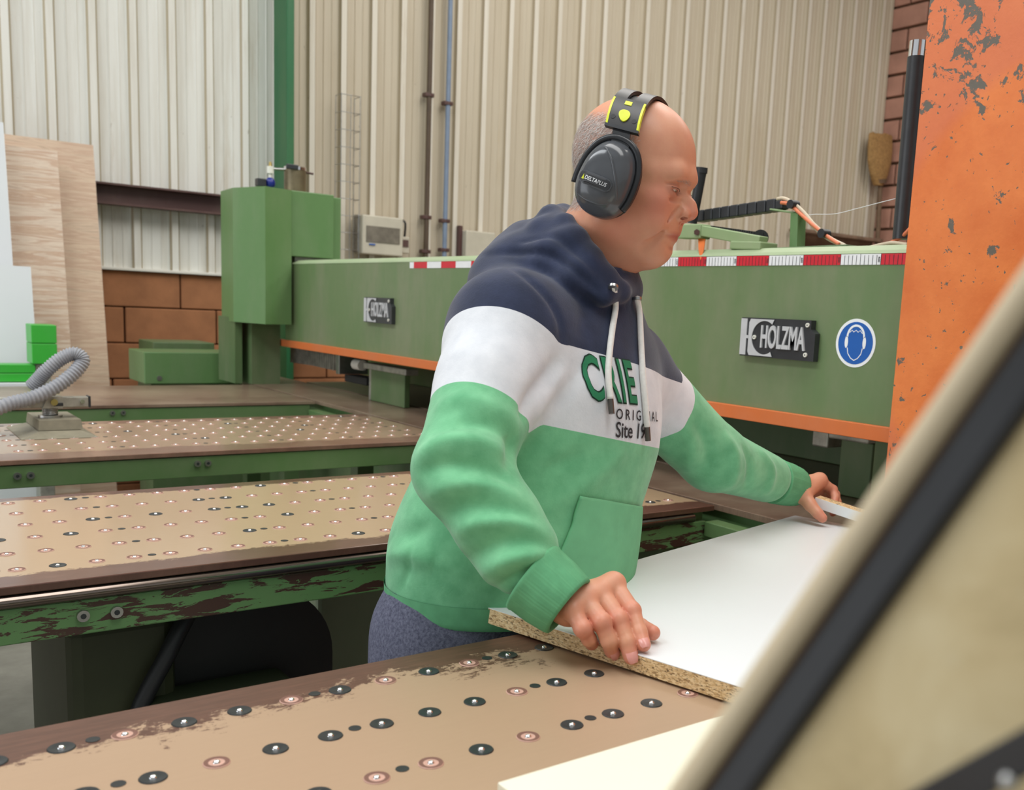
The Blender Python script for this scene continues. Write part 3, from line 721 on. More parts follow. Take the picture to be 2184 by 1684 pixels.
def air_table(y0, y1, x0, xend, top_mat, side_mat, zb, rows, kx, nearlab, pattern, balls=True, trim=None, bolts=(), holes=True):
    t = empty('air_cushion_table', ((x0+xend)/2, (y0+y1)/2, 0), nearlab, 'table', 'arms of the saw infeed table')
    MB().box((x0,y0,.888),(xend,y1,.9),0,.0015).build('top_plate', top_mat, t)
    if trim: MB().cyl((x0,y0+.004,.877),(xend-.06,y0+.004,.877), .0095, n=14).build('edge_rail', trim, t)
    z1 = .886 if not trim else .867
    MB().box((x0,y0+.004,zb),(xend-.02,y0+.016,z1),0,.002).build('side_rail', side_mat, t)
    MB().box((x0,y1-.016,zb),(xend-.02,y1-.004,.886),0,.002).build('side_rail', m_tside, t)
    MB().box((x0,y0+.016,.868),(xend-.02,y1-.016,.886)).build('air_chamber', m_gdark, t)
    for bx, bz in bolts:
        MB().cyl((bx,y0-.003,bz),(bx,y0+.005,bz), .0085, n=14).build('bolt', m_steel, t)
        MB().cyl((bx,y0-.0036,bz),(bx,y0-.002,bz), .004, n=8).build('bolt_socket', m_noz, t)
    org = ORG[t.name]
    for r, y in enumerate(rows):
        for k in range(*kx):
            x = X0N+PX*k
            pink = pattern(r, k)
            o = bpy.data.objects.new('air_nozzle', NZ[1 if pink else 0]); link(o, t)
            o.location = Vector((x, y, .9))-org
            b = bpy.data.objects.new('ball', NZ[2]); link(b, o); b.location = (0,0,-.0006)
            if holes and k % 4 == (2 if y < 1.3 else 2):
                h = bpy.data.objects.new('screw_hole', NZ[3]); link(h, t); h.location = Vector((x+PX*.5, y+.004, .9))-org
    return t
def rnd_pat(frac, seed):
    q = np.random.default_rng(seed).random((40, 80)); return lambda r, k: bool(q[r, k+20] < frac)
PK1 = {0:(3,6,8,10,0), 1:(4,10,1), 2:(6,7,9,13), 3:(5,8,11), 4:(), 5:()}
T1 = air_table(.352, .997, -.7, 1.535, m_top1, m_tside, .80, [.938-.1*i for i in range(6)], (-3, 15), 'nearest brown perforated table with worn tan top under the hand', lambda r, k: (k-0) in PK1.get(r, ()))
T2 = air_table(1.502, 2.144, -.7, 1.52, m_top2, m_tchip, .816, [1.590+.1*i for i in range(6)], (0, 28), 'second perforated table with glossy tan top and badly chipped green front rail', rnd_pat(.78, 3), True, plain('steel_rail_bar', srgb(120,108,100), .16, .9), [(.267,.845),(.311,.844)])
T3 = air_table(2.609, 3.303, -.7, 1.52, m_top3, m_tside, .832, [2.745+.1*i for i in range(6)], (1, 28), 'third perforated table carrying the grey suction pad', rnd_pat(.9, 5), True, None, [(.335,.862),(.362,.862),(.742,.868),(.768,.868)])
T4 = air_table(3.75, 4.495, -.7, 1.52, m_top4, m_tside, .838, [], (0, 0), 'farthest plain dusty table before the leaning boards', rnd_pat(.9, 6), True, None, [(.78,.872),(.815,.872)])
for t, ys, lab in ((T1,(.45,.9),0),(T2,(1.85,2.05),1),(T3,(2.75,3.2),2),(T4,(3.9,4.35),3)):
    for y in ys:
        if lab == 1: continue
        MB().box((-.58,y-.03,0),(-.52,y+.03,.868)).build('leg', m_gdark, t)
        MB().box((1.44,y-.03,0),(1.50,y+.03,.868)).build('leg', m_gdark, t)
MB().box((.83,2.03,0),(1.02,2.12,.868),0,.01).build('pedestal', paint('enamel_pale_grey_green', srgb(150,164,134), .5, (.4,.4,.33), .3), T2)
MB().box((1.40,1.53,.5),(1.46,2.1,.868)).build('leg', m_gdark, T2)
MB().box((-.58,1.6,0),(-.52,2.05,.868)).build('leg', m_gdark, T2)
MB().box((1.49,.997,.835),(1.53,1.50,.868),0,.002).build('cross_bar', m_tside, mt)
MB().box((1.49,2.15,.835),(1.53,2.60,.868),0,.002).build('cross_bar', m_tside, mt)
MB().box((1.49,3.31,.835),(1.53,3.745,.868),0,.002).build('cross_bar', m_tside, mt)
# blower under the second table
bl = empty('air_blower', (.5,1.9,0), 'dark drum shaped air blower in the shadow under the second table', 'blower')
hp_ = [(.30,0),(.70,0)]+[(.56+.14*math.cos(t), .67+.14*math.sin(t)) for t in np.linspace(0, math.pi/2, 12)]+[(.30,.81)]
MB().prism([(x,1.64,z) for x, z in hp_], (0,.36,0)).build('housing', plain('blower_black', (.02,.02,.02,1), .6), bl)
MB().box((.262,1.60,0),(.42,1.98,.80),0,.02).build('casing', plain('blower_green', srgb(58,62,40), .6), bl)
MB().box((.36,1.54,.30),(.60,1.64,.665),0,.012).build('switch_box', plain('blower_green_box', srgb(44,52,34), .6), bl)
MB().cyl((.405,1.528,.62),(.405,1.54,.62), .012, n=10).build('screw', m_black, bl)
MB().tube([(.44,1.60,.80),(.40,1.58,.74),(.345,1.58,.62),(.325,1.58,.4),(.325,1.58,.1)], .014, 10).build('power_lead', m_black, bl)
MB().box((.9,2.45,.62),(1.22,2.60,.80),0,.02).box((.95,2.45,0),(1.15,2.58,.62)).build('air_duct', paint('enamel_pale_duct', srgb(160,172,140), .5), None, None, 'pale green air duct between the second and third tables', 'duct')

# ------------------------------------------------------------------ the panel being pushed, the offcut, the cream block
pa = Vector((.9722,.2342,0)).normalized(); pb = Vector((pa.y,-pa.x,0))
c0 = Vector((.6525,1.062,0))
pn = empty('white_chipboard_panel', (1.1,.9,.9045), 'white melamine chipboard panel lying on the near table under the hands', 'panel')
def slab(c, a, b, la, lb, z0, z1): 
    q = [c+Vector((0,0,z0)), c+a*la+Vector((0,0,z0)), c+a*la+b*lb+Vector((0,0,z0)), c+b*lb+Vector((0,0,z0))]
    return MB().prism(q[::-1], (0,0,z1-z0))
slab(c0, pa, pb, .885, .42, .9038, .9232).build('core', m_chip, pn)
slab(c0-pa*.0002+pb*-.0002, pa, pb, .8854, .4204, .9232, .924).build('top_face', m_mel, pn)
slab(c0-pa*.0002+pb*-.0002, pa, pb, .8854, .4204, .9032, .9038).build('bottom_face', m_chip, pn)
cr = empty('cream_board_stack', (.55,.4,.901), 'cream coloured board block on the near edge of the near table', 'board')
MB().box((.387,.15,.902),(.735,.594,.9255),0,.0012).build('lower_board', m_cream, cr)
MB().box((.387,.15,.926),(.735,.594,.95),0,.0012).build('upper_board', m_cream, cr)
# ------------------------------------------------------------------ suction lifter on the third table
su = empty('suction_lifter', (.47,3.06,.9), 'grey suction pad on a galvanised arm resting on the third table', 'suction lifter')
def frustum(x0,x1,y0,y1,z0, a0,a1,b0,b1,z1):
    return [(x0,y0,z0),(x1,y0,z0),(x1,y1,z0),(x0,y1,z0),(a0,b0,z1),(a1,b0,z1),(a1,b1,z1),(a0,b1,z1)], [(3,2,1,0),(4,5,6,7),(0,1,5,4),(1,2,6,5),(2,3,7,6),(3,0,4,7)]
MB().add(*frustum(.390,.575,2.94,3.22,.901, .445,.535,2.99,3.19,.918)).build('rubber_skirt', m_padgrey, su)
MB().add(*frustum(.437,.545,2.985,3.195,.918, .440,.542,2.99,3.19,.945)).build('pad_body', m_padgrey, su)
MB().cyl((.478,3.06,.945),(.478,3.06,.952), .03, n=20).build('washer', m_steel, su)
MB().tube([(.478+.018*math.cos(a), 3.06+.018*math.sin(a), .952+.0042*a/(2*math.pi)) for a in np.linspace(0, 5*2*math.pi, 70)], .0022, 6, 0, 1).build('spring', m_steel, su)
MB().box((.05,3.04,.974),(.572,3.075,1.002),0,.002).build('arm_bar', m_galv, su)
MB().box((.572,3.038,.972),(.577,3.077,1.004),0,.001).build('end_cap', m_blackp, su)
MB().prism([(.455,3.032,.972),(.505,3.032,.972),(.505,3.032,1.004),(.470,3.032,1.004)], (0,.052,0)).build('clamp_plate', m_galv, su)
MB().cyl((.483,3.02,.99),(.483,3.034,.99), .009, n=12).build('wing_bolt', m_brass, su)
MB().box((.482,3.022,.979),(.505,3.026,.988),0,.001).build('wing', m_black, su)
MB().cyl((.555,3.034,.99),(.555,3.041,.99), .006, n=10).build('rivet', m_chrome, su)
hp = catmull([(0.2560, 3.0000, 0.9449), (0.3085, 3.0000, 0.9618), (0.3734, 3.0000, 0.9889), (0.4285, 3.0000, 1.0029), (0.4853, 3.0000, 1.0301), (0.5322, 3.0000, 1.0657), (0.5599, 3.0000, 1.1018), (0.5430, 3.0000, 1.1209), (0.5104, 3.0000, 1.1065), (0.4777, 3.0000, 1.0759), (0.4579, 3.0000, 1.0507), (0.4404, 3.0000, 1.0280)], 10)
for i, p in enumerate(hp): p.y = 2.99+.10*(i/len(hp))
hs_pts = hp
def hose_r(t): return .0185+.0016*math.sin(t*2*math.pi*64)
mb = MB(); fine = catmull(hs_pts, 5)
mb.tube(fine, .0, 14, 0, 1, radii=hose_r); mb.build('corrugated_hose', m_hose, None, None, 'grey corrugated suction hose curling above the third table', 'hose')

# ------------------------------------------------------------------ sloping board close to the lens
fg = empty('sloping_cover_board', (0.1834, 0.1781, 1.1807), 'out of focus beige sloping board with black seal at the lower right', 'board')
def fpt(px_a, d): return Vector(px_a)
A0 = Vector((0.1748, 0.1825, 1.1820)); A1 = Vector((0.2151, 0.1197, 1.3253))      # outer edge of the beige lip
B0_ = Vector((0.1818, 0.1581, 1.1907)); B1 = Vector((0.2121, 0.1013, 1.3113))     # where the flat board begins
ed = (A1-A0).normalized(); across = ((B0_-A0)-ed*(B0_-A0).dot(ed)).normalized(); nrm_ = across.cross(ed).normalized()
if nrm_.dot(cF) > 0: nrm_ = -nrm_
s0, s1 = -.16, (A1-A0).length+.12
def fgbar(u0, u1, h0, h1, name, mat, bev=.0008, s0=s0, s1=s1):
    c = A0+ed*((s0+s1)/2)+across*((u0+u1)/2)+nrm_*((h0+h1)/2)
    return MB().obox(c, ed, across, nrm_, ((s1-s0)/2, abs(u1-u0)/2, abs(h1-h0)/2), 0, bev).build(name, mat, fg)
W_ = (B0_-A0).dot(across)
lipr = W_*.20
MB().cyl(A0+ed*s0+across*lipr, A0+ed*s1+across*lipr, lipr, n=20).build('edge_profile', m_lip, fg)
fgbar(W_*.22, W_*.52, -.010, -.0005, 'joint', m_lipd)
fgbar(W_*.45, W_*1.0, -.008, .0012, 'rubber_seal', m_black, .002)
fgbar(W_*.98, .30, -.012, -.003, 'board_panel', m_cover, .001)
q0 = Vector((0.1951, 0.1122, 1.2064)); q1 = Vector((0.1938, 0.0948, 1.2240))
dq = (q1-q0).normalized(); uq = nrm_.cross(dq)
MB().obox((q0+q1)/2+nrm_*.004, dq, uq, nrm_, ((q1-q0).length/2+.06, .0042, .003), 0, .001).build('metal_strip', m_blackp, fg)
qs = Vector((0.1938, 0.0972, 1.2169))
MB().sphere(qs+nrm_*.006, .0022, 0, 12, 8).build('screw', m_steel, fg)
# ================================================================== implicit-surface modelling for the figure
def smin(a, b, k):
    if k <= 0: return np.minimum(a, b)
    h = np.clip(.5+.5*(b-a)/k, 0, 1); return b*(1-h)+a*h-k*h*(1-h)
def smax(a, b, k): return -smin(-a, -b, k)
class SDF:
    def __init__(s, lo, hi, h):
        s.lo = np.array(lo, float); s.h = h
        s.n = np.ceil((np.array(hi)-s.lo)/h).astype(int)+1
        s.ax = [s.lo[i]+h*np.arange(s.n[i]) for i in range(3)]
        s.d = np.full(tuple(s.n), .2, np.float32)
    def block(s, lo, hi):
        i0 = np.clip(np.floor((np.array(lo)-s.lo)/s.h).astype(int), 0, s.n); i1 = np.clip(np.ceil((np.array(hi)-s.lo)/s.h).astype(int)+1, 0, s.n)
        sl = tuple(slice(a, b) for a, b in zip(i0, i1))
        return sl, (s.ax[0][sl[0]][:,None,None], s.ax[1][sl[1]][None,:,None], s.ax[2][sl[2]][None,None,:])
    def op(s, f, lo, hi, k, mode='u', mar=.012):
        lo = np.array(lo)-k-mar; hi = np.array(hi)+k+mar
        sl, (x, y, z) = s.block(lo, hi)
        if 0 in s.d[sl].shape: return
        v = f(x, y, z)
        s.d[sl] = smin(s.d[sl], v, k) if mode == 'u' else smax(s.d[sl], -v, k)
    def cone(s, a, b, ra, rb=None, k=.01, mode='u', sc=None, frame=None):
        """rounded cone; frame=(origin, axes 3x3) with sc scaling along those axes flattens it"""
        a = np.array(a, float); b = np.array(b, float); rb = ra if rb is None else rb
        if frame is None:
            ba = b-a; l2 = ba@ba
            def f(x, y, z):
                px, py, pz = x-a[0], y-a[1], z-a[2]
                t = np.clip((px*ba[0]+py*ba[1]+pz*ba[2])/l2, 0, 1)
                return np.sqrt((px-ba[0]*t)**2+(py-ba[1]*t)**2+(pz-ba[2]*t)**2)-(ra+(rb-ra)*t)
            lo = np.minimum(a-ra, b-rb); hi = np.maximum(a+ra, b+rb)
        else:
            o, A = frame; sc_ = np.array(sc); aa = a*sc_; bb = b*sc_; ba = bb-aa; l2 = ba@ba
            def f(x, y, z):
                px, py, pz = x-o[0], y-o[1], z-o[2]
                q = [(px*A[i][0]+py*A[i][1]+pz*A[i][2])*sc_[i]-aa[i] for i in range(3)]
                t = np.clip((q[0]*ba[0]+q[1]*ba[1]+q[2]*ba[2])/l2, 0, 1)
                return (np.sqrt(sum((q[i]-ba[i]*t)**2 for i in range(3)))-(ra+(rb-ra)*t))/max(sc_)
            R_ = max(ra, rb)/min(sc_); P_ = [np.array(o)+np.array(A).T@p for p in (a, b)]
            lo = np.minimum(*P_)-R_; hi = np.maximum(*P_)+R_
        s.op(f, lo, hi, k, mode)
    def ell(s, c, r, k=.01, mode='u', A=None):
        c = np.array(c, float); r = np.array(r, float); A = np.eye(3) if A is None else np.array(A)
        def f(x, y, z):
            p = (x-c[0], y-c[1], z-c[2]); q = [p[0]*A[i][0]+p[1]*A[i][1]+p[2]*A[i][2] for i in range(3)]
            k0 = np.sqrt(sum((q[i]/r[i])**2 for i in range(3))); k1 = np.sqrt(sum((q[i]/r[i]**2)**2 for i in range(3)))+1e-9
            return k0*(k0-1)/k1
        R_ = r.max(); s.op(f, c-R_, c+R_, k, mode)
    def chain(s, pts, rr, k=.01, mode='u'):
        for i in range(len(pts)-1): s.cone(pts[i], pts[i+1], rr[i], rr[i+1], k, mode)
    def plane(s, p, n, k=.004):
        """cut away the side the normal points to"""
        p = np.array(p); n = np.array(n, float); n /= np.linalg.norm(n)
        v = (s.ax[0][:,None,None]-p[0])*n[0]+(s.ax[1][None,:,None]-p[1])*n[1]+(s.ax[2][None,None,:]-p[2])*n[2]
        s.d = smax(s.d, v.astype(np.float32), k)
    def mesh(s):
        d = s.d; neg = d < 0
        nx, ny, nz = d.shape
        c = neg[:-1,:-1,:-1].astype(np.int8)
        cnt = np.zeros((nx-1,ny-1,nz-1), np.int8)
        for i in (0,1):
            for j in (0,1):
                for k in (0,1): cnt += neg[i:nx-1+i, j:ny-1+j, k:nz-1+k]
        act = (cnt > 0) & (cnt < 8)
        I = np.argwhere(act); idx = np.full(act.shape, -1, np.int64); idx[act] = np.arange(len(I))
        acc = np.zeros((len(I),3)); num = np.zeros(len(I))
        cor = {}
        for i in (0,1):
            for j in (0,1):
                for k in (0,1): cor[i,j,k] = d[I[:,0]+i, I[:,1]+j, I[:,2]+k].astype(float)
        for axn in range(3):
            for u in (0,1):
                for v in (0,1):
                    a = [0,0,0]; a[(axn+1)%3] = u; a[(axn+2)%3] = v; b = list(a); b[axn] = 1
                    da, db = cor[tuple(a)], cor[tuple(b)]
                    m_ = (da < 0) != (db < 0)
                    t = np.where(m_, da/np.where(m_, da-db, 1), 0)
                    p = np.zeros((len(I),3)); p[:] = a; p[:,axn] = t
                    acc[m_] += p[m_]; num[m_] += 1
        V = s.lo+(I+acc/num[:,None])*s.h
        Q = []
        for axn in range(3):
            o1, o2 = (axn+1)%3, (axn+2)%3
            sl0 = [slice(None)]*3; sl1 = [slice(None)]*3; sl0[axn] = slice(0,-1); sl1[axn] = slice(1,None)
            a = neg[tuple(sl0)]; b = neg[tuple(sl1)]
            E = np.argwhere(a != b); fl = a[tuple(E.T)]
            ok = (E[:,o1] > 0) & (E[:,o2] > 0) & (E[:,o1] < d.shape[o1]-1) & (E[:,o2] < d.shape[o2]-1)
            E = E[ok]; fl = fl[ok]
            def g(du, dv):
                e = E.copy(); e[:,o1] += du; e[:,o2] += dv; return idx[tuple(e.T)]
            q = np.stack([g(-1,-1), g(0,-1), g(0,0), g(-1,0)], 1)
            q[~fl] = q[~fl][:, ::-1]
            Q.append(q)
        Q = np.concatenate(Q); Q = Q[(Q >= 0).all(1)]
        return V, Q
def relax(V, Q, it=2, w=.5):
    e = np.concatenate([Q[:,[0,1]],Q[:,[1,2]],Q[:,[2,3]],Q[:,[3,0]]]); e = np.concatenate([e, e[:,::-1]])
    deg = np.bincount(e[:,0], minlength=len(V))[:,None].clip(1)
    for _ in range(it):
        a = np.stack([np.bincount(e[:,0], V[e[:,1],c], minlength=len(V)) for c in range(3)], 1)/deg
        V = V+(a-V)*w
    return V
def vnormals(V, Q):
    n = np.cross(V[Q[:,2]]-V[Q[:,0]], V[Q[:,3]]-V[Q[:,1]])
    N = np.zeros_like(V)
    for c in range(4): 
        for k in range(3): N[:,k] += np.bincount(Q[:,c], n[:,k], minlength=len(V))
    return N/(np.linalg.norm(N,axis=1)[:,None]+1e-12)
def np_mesh(name, V, Q, mats, parent=None, loc=None, attrs=None, **kw):
    org = np.array(ORG[parent.name]) if parent is not None else np.array(loc)
    me = bpy.data.meshes.new(name); V = np.asarray(V)-org; k = Q.shape[1]
    me.vertices.add(len(V)); me.vertices.foreach_set('co', V.astype(np.float32).ravel())
    me.loops.add(Q.size); me.loops.foreach_set('vertex_index', Q.astype(np.int32).ravel())
    me.polygons.add(len(Q)); me.polygons.foreach_set('loop_start', np.arange(0, Q.size, k, dtype=np.int32))
    me.polygons.foreach_set('use_smooth', np.ones(len(Q), bool))
    me.update(calc_edges=True); me.validate()
    for an, (ty, val) in (attrs or {}).items():
        at = me.attributes.new(an, ty, 'POINT')
        at.data.foreach_set('color' if ty == 'FLOAT_COLOR' else 'value', np.asarray(val, np.float32).ravel())
    setmats(me, mats); o = bpy.data.objects.new(name, me)
    if parent is None: o.location = org
    ORG[o.name] = Vector(org)
    return link(o, parent, **kw)
def wob(V, f, seed, n=7):
    r = np.random.default_rng(seed); o = np.zeros(len(V))
    for _ in range(n):
        d = r.normal(size=3); d /= np.linalg.norm(d); o += np.sin(V@d*f*r.uniform(.6,1.5)+r.uniform(0,6.3))
    return o/n
def nz3(v): v = np.array(v, float); return v/np.linalg.norm(v)
SK = np.array(srgb(216,156,126)[:3]); SKR = np.array(srgb(206,112,96)[:3]); LIP = np.array(srgb(168,82,78)[:3])
def mk_skin():
    t = NT('skin'); a = t.n('ShaderNodeAttribute', attribute_name='tone')
    f = t.noise(t.pos(), 55, 4, .6); g = t.noise(t.pos(), 420, 2, .5)
    col = t.mix(t.math('MULTIPLY', t.ramp(f, [(.4, B0), (.7, W1)]), .18), a.outputs['Color'], srgb(196,116,98))
    t.b.inputs['Subsurface Weight'].default_value = .12
    t.b.inputs['Subsurface Radius'].default_value = (.9,.35,.2); t.b.inputs['Subsurface Scale'].default_value = .006
    t.bump(g, .12, .0008)
    return t.out(col, .42, 0, .45)
m_skin = mk_skin()
def blend(col, V, c, r, target, amt=1.0, sc=(1,1,1)):
    d = np.sqrt((((V-np.array(c))/np.array(sc))**2).sum(1)); w_ = (np.clip(1.25-d/r, 0, 1)*amt).clip(0, 1)[:,None]
    return col*(1-w_)+np.array(target)*w_

# ------------------------------------------------------------------ head (x forward, y to his left, z up)
HS = 1.029
HO = np.array((0.9301, 1.1322, 1.4940)); HM = np.array([(.51666,-.81857,-.24192),(.84363,.53248,0),(.12882,-.20409,.96568)])
def HW(p): return HO+HS*(np.asarray(p)@HM)
def build_head():
    g = SDF((-.125,-.095,-.215), (.118,.095,.128), .0014)
    g.ell((-.006,0,.035), (.0885,.073,.0805), .005)
    g.ell((.012,0,-.012), (.068,.064,.07), .03)
    g.ell((.038,0,-.028), (.049,.052,.058), .02)
    for s_ in (-1,1):
        g.cone((.060,s_*.014,-.079), (.0,s_*.052,-.058), .017, .016, .024)
        g.cone((.0,s_*.054,-.055), (-.012,s_*.060,-.01), .015, .013, .02)
        g.ell((.050,s_*.042,-.014), (.024,.021,.019), .014)
        g.ell((.052,s_*.036,-.045), (.026,.02,.024), .016)
    g.ell((.0645,0,-.0765), (.0195,.021,.0158), .013)                   # chin
    g.ell((.044,0,-.091), (.025,.029,.0175), .02)                      # under the chin
    g.cone((-.008,0,-.045), (-.075,0,-.21), .056, .066, .026)        # neck
    g.cone((.008,0,-.080), (-.042,0,-.21), .034, .05, .03)
    for s_ in (-1,1):                                                # brow ridge
        g.cone((.0770,s_*.006,.025), (.069,s_*.032,.0250), .0098, .0098, .016)
        g.cone((.069,s_*.032,.0250), (.045,s_*.052,.018), .0098, .0095, .016)
    g.cone((.0795,0,.018), (.0960,0,-.0165), .0076, .0108, .010)     # nose
    g.cone((.074,0,.0), (.083,0,-.020), .0095, .0125, .010)
    for s_ in (-1,1):
        g.ell((.0875,s_*.0130,-.0215), (.0128,.0088,.0098), .004)
    g.ell((.072,0,-.048), (.0165,.027,.018), .010)                   # muzzle
    g.ell((.0985,0,.0105), (.0125,.018,.0085), .007, 's')             # nasion
    g.ell((.101,0,-.0375), (.014,.016,.0068), .0035, 's')            # under the nose tip
    for s_ in (-1,1):
        g.ell((.086,s_*.033,.0075), (.015,.0185,.0115), .009, 's')   # eye sockets
        g.ell((.0650,s_*.0335,.0050), (.0150,.0152,.0140), .003)     # lids
        for q0, q1, r0, r1 in (((.0765,.0205,.0008),(.0808,.0300,.0030),.0016,.0034), ((.0808,.0300,.0030),(.0800,.0380,.0044),.0034,.0033), ((.0800,.0380,.0044),(.0735,.0480,.0056),.0033,.0015)):
            g.cone((q0[0],s_*q0[1],q0[2]), (q1[0],s_*q1[1],q1[2]), r0, r1, .0006, 's')   # lid slit
        g.cone((.084,s_*.019,.0112), (.081,s_*.033,.0132), .0012, .0014, .003, 's')      # lid fold
        g.cone((.081,s_*.033,.0132), (.0665,s_*.051,.0100), .0014, .0012, .003, 's')
        g.cone((.0845,s_*.0185,-.0065), (.0745,s_*.042,-.0095), .0016, .0012, .006, 's')   # bag under the eye
        g.cone((.0865,s_*.0225,-.0165), (.0735,s_*.0385,-.044), .0026, .0020, .005, 's')  # nasolabial fold
        g.cone((.0725,s_*.0345,-.056), (.0605,s_*.040,-.080), .0034, .0028, .012, 's')   # beside the mouth
        g.ell((.0915,s_*.0068,-.0325), (.0075,.0042,.0042), .0015, 's'); g.ell((.0945,s_*.0150,-.0272), (.0062,.0048,.0027), .0015, 's')                  # nostril
        g.cone((.0905,s_*.0215,-.0155), (.0862,s_*.0215,-.029), .0014, .0016, .0025, 's')    # wing crease
        g.cone((.0862,0,-.0475), (.0735,s_*.023,-.0522), .0042, .0022, .003)             # lips
        g.cone((.0828,0,-.0582), (.0735,s_*.022,-.0550), .0052, .0022, .003)
        g.cone((.0905,0,-.0530), (.0872,s_*.014,-.0535), .0013, .0013, .002, 's')
        g.cone((.0872,s_*.014,-.0535), (.0800,s_*.0262,-.0555), .0013, .0013, .003, 's')
    g.ell((.0925,0,-.0685), (.010,.022,.0045), .006, 's')            # dip above the chin
    g.ell((.0925,0,-.041), (.005,.003,.007), .004, 's')              # philtrum
    for s_ in (-1,1): g.ell((-.006,s_*.072,-.008), (.02,.010,.031), .006)
    V, Q = g.mesh(); V = relax(V, Q, 1, .35)
    col = np.tile(SK, (len(V),1))
    for s_ in (-1,1):
        col = blend(col, V, (.06,s_*.05,-.02), .030, SKR, .55)
        col = blend(col, V, (.072,s_*.034,.002), .015, srgb(160,104,88)[:3], .6)  # shade of the eye socket painted into the skin tone
        col = blend(col, V, (.02,s_*.06,-.06), .035, SKR, .35)
        col = blend(col, V, (.062,s_*.042,-.05), .012, srgb(188,140,110)[:3], .5)
        col = blend(col, V, (.078,s_*.020,.018), .010, srgb(150,104,84)[:3], .3, (1,1.7,.45))
        col = blend(col, V, (.066,s_*.041,.0185), .010, srgb(150,104,84)[:3], .3, (1.2,1.2,.45))
        col = blend(col, V, (.0775,s_*.031,.0038), .0040, srgb(92,52,44)[:3], .85, (2.5,3.6,.75))  # shadow under the upper lid painted in as a dark crease
    col = blend(col, V, (.097,0,-.02), .018, SKR, .6)
    col = blend(col, V, (.084,0,-.0535), .0120, LIP, .95, (1,2.0,.62))
    col = blend(col, V, (-.02,0,.10), .06, srgb(222,150,116)[:3], .6)
    col = blend(col, V, (-.02,0,-.13), .07, srgb(198,128,98)[:3], .6)
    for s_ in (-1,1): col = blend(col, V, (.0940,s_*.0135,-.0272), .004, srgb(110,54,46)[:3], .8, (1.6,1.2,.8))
    hm = hairmask(V)[:,None]
    col = col*(1-.6*hm)+np.array(srgb(142,122,114)[:3])*.6*hm
    return V, Q, col
def hairmask(P):
    """sides and back of the head, bald crown"""
    x, y, z = P[:,0], P[:,1], P[:,2]
    top = .079-.62*np.clip(x+.02, 0, 1)-.10*np.clip(-x-.05, 0, 1)
    front = .030-.10*np.clip(z-.02, -.05, .05)
    low = -.062+.35*np.clip(x+.06, 0, .2)
    a = np.clip((top-z)/.016, 0, 1)*np.clip((front-x)/.014, 0, 1)*np.clip((z-low)/.012, 0, 1)
    return a*(np.abs(y) > .0)
hV, hQ, hC = build_head()
# ------------------------------------------------------------------ hands
def build_hand(wrist, arm, mcp, pip, dip, tip, rad, thumb, trad, h=.00125, palmr=.0125, nails=True, knuck=None):
    pts = np.concatenate([wrist[None], arm[None], mcp, pip, dip, tip, thumb])
    g = SDF(pts.min(0)-.03, pts.max(0)+.03, h)
    for i in range(4): g.cone(wrist, mcp[i], .0185, palmr, .016)
    for i in range(3): g.cone(mcp[i], mcp[i+1], palmr*.93, palmr*.93, .006)
    g.cone(wrist, thumb[0], .017, .0165, .014); g.cone(thumb[0], mcp[0], .015, .012, .014)
    g.cone(arm, wrist, .027, .0225, .012)
    f = SDF(pts.min(0)-.03, pts.max(0)+.03, h)
    for i in range(4):
        r = rad[i]
        e = SDF(pts.min(0)-.03, pts.max(0)+.03, h); e.lo = g.lo
        e.cone(mcp[i], pip[i], r*1.12, r*.98, .003); e.cone(pip[i], dip[i], r*.97, r*.87, .003); e.cone(dip[i], tip[i], r*.88, r*.80, .003)
        e.ell(pip[i], (r*1.04,)*3, .003)
        f.d = np.minimum(f.d, e.d)
        # crease between neighbours is kept sharp
    t_ = SDF(pts.min(0)-.03, pts.max(0)+.03, h)
    t_.chain(thumb, trad, .003)
    g.d = smin(g.d, f.d, .0032); g.d = smin(g.d, t_.d, .003)
    V, Q = g.mesh(); V = relax(V, Q, 1, .4)
    col = np.tile(SK, (len(V),1))
    for i in range(4):
        col = blend(col, V, pip[i], .016, SKR, .55); col = blend(col, V, tip[i], .016, SKR, .5); col = blend(col, V, mcp[i], .016, SKR, .3)
    col = blend(col, V, thumb[-1], .018, SKR, .5)
    return V, Q, col
def PA(L): return np.array(L)
nh = dict(arm=PA((0.6512, 0.9241, 0.9868)), wrist=PA((0.6756, 0.8948, 0.9675)),
    mcp=PA([(0.7329, 0.8854, 0.9850), (0.7095, 0.8805, 0.9779), (0.6846, 0.8759, 0.9730), (0.6631, 0.8723, 0.9670)]),
    pip=PA([(0.7301, 0.8449, 0.9638), (0.7088, 0.8435, 0.9567), (0.6847, 0.8446, 0.9575), (0.6637, 0.8520, 0.9509)]),
    dip=PA([(0.7261, 0.8249, 0.9440), (0.7089, 0.8264, 0.9352), (0.6903, 0.8361, 0.9366), (0.6751, 0.8543, 0.9360)]),
    tip=PA([(0.7228, 0.8126, 0.9336), (0.7093, 0.8179, 0.9198), (0.6995, 0.8412, 0.9210), (0.6863, 0.8628, 0.9258)]),
    rad=(.0104,.0113,.0110,.0100),
    thumb=PA([(0.7140, 0.9013, 0.9577), (0.7454, 0.8862, 0.9405), (0.7556, 0.8581, 0.9363), (0.7543, 0.8334, 0.9362)]), trad=(.015,.0125,.0105,.0092))
rV, rQ, rC = build_hand(**nh)
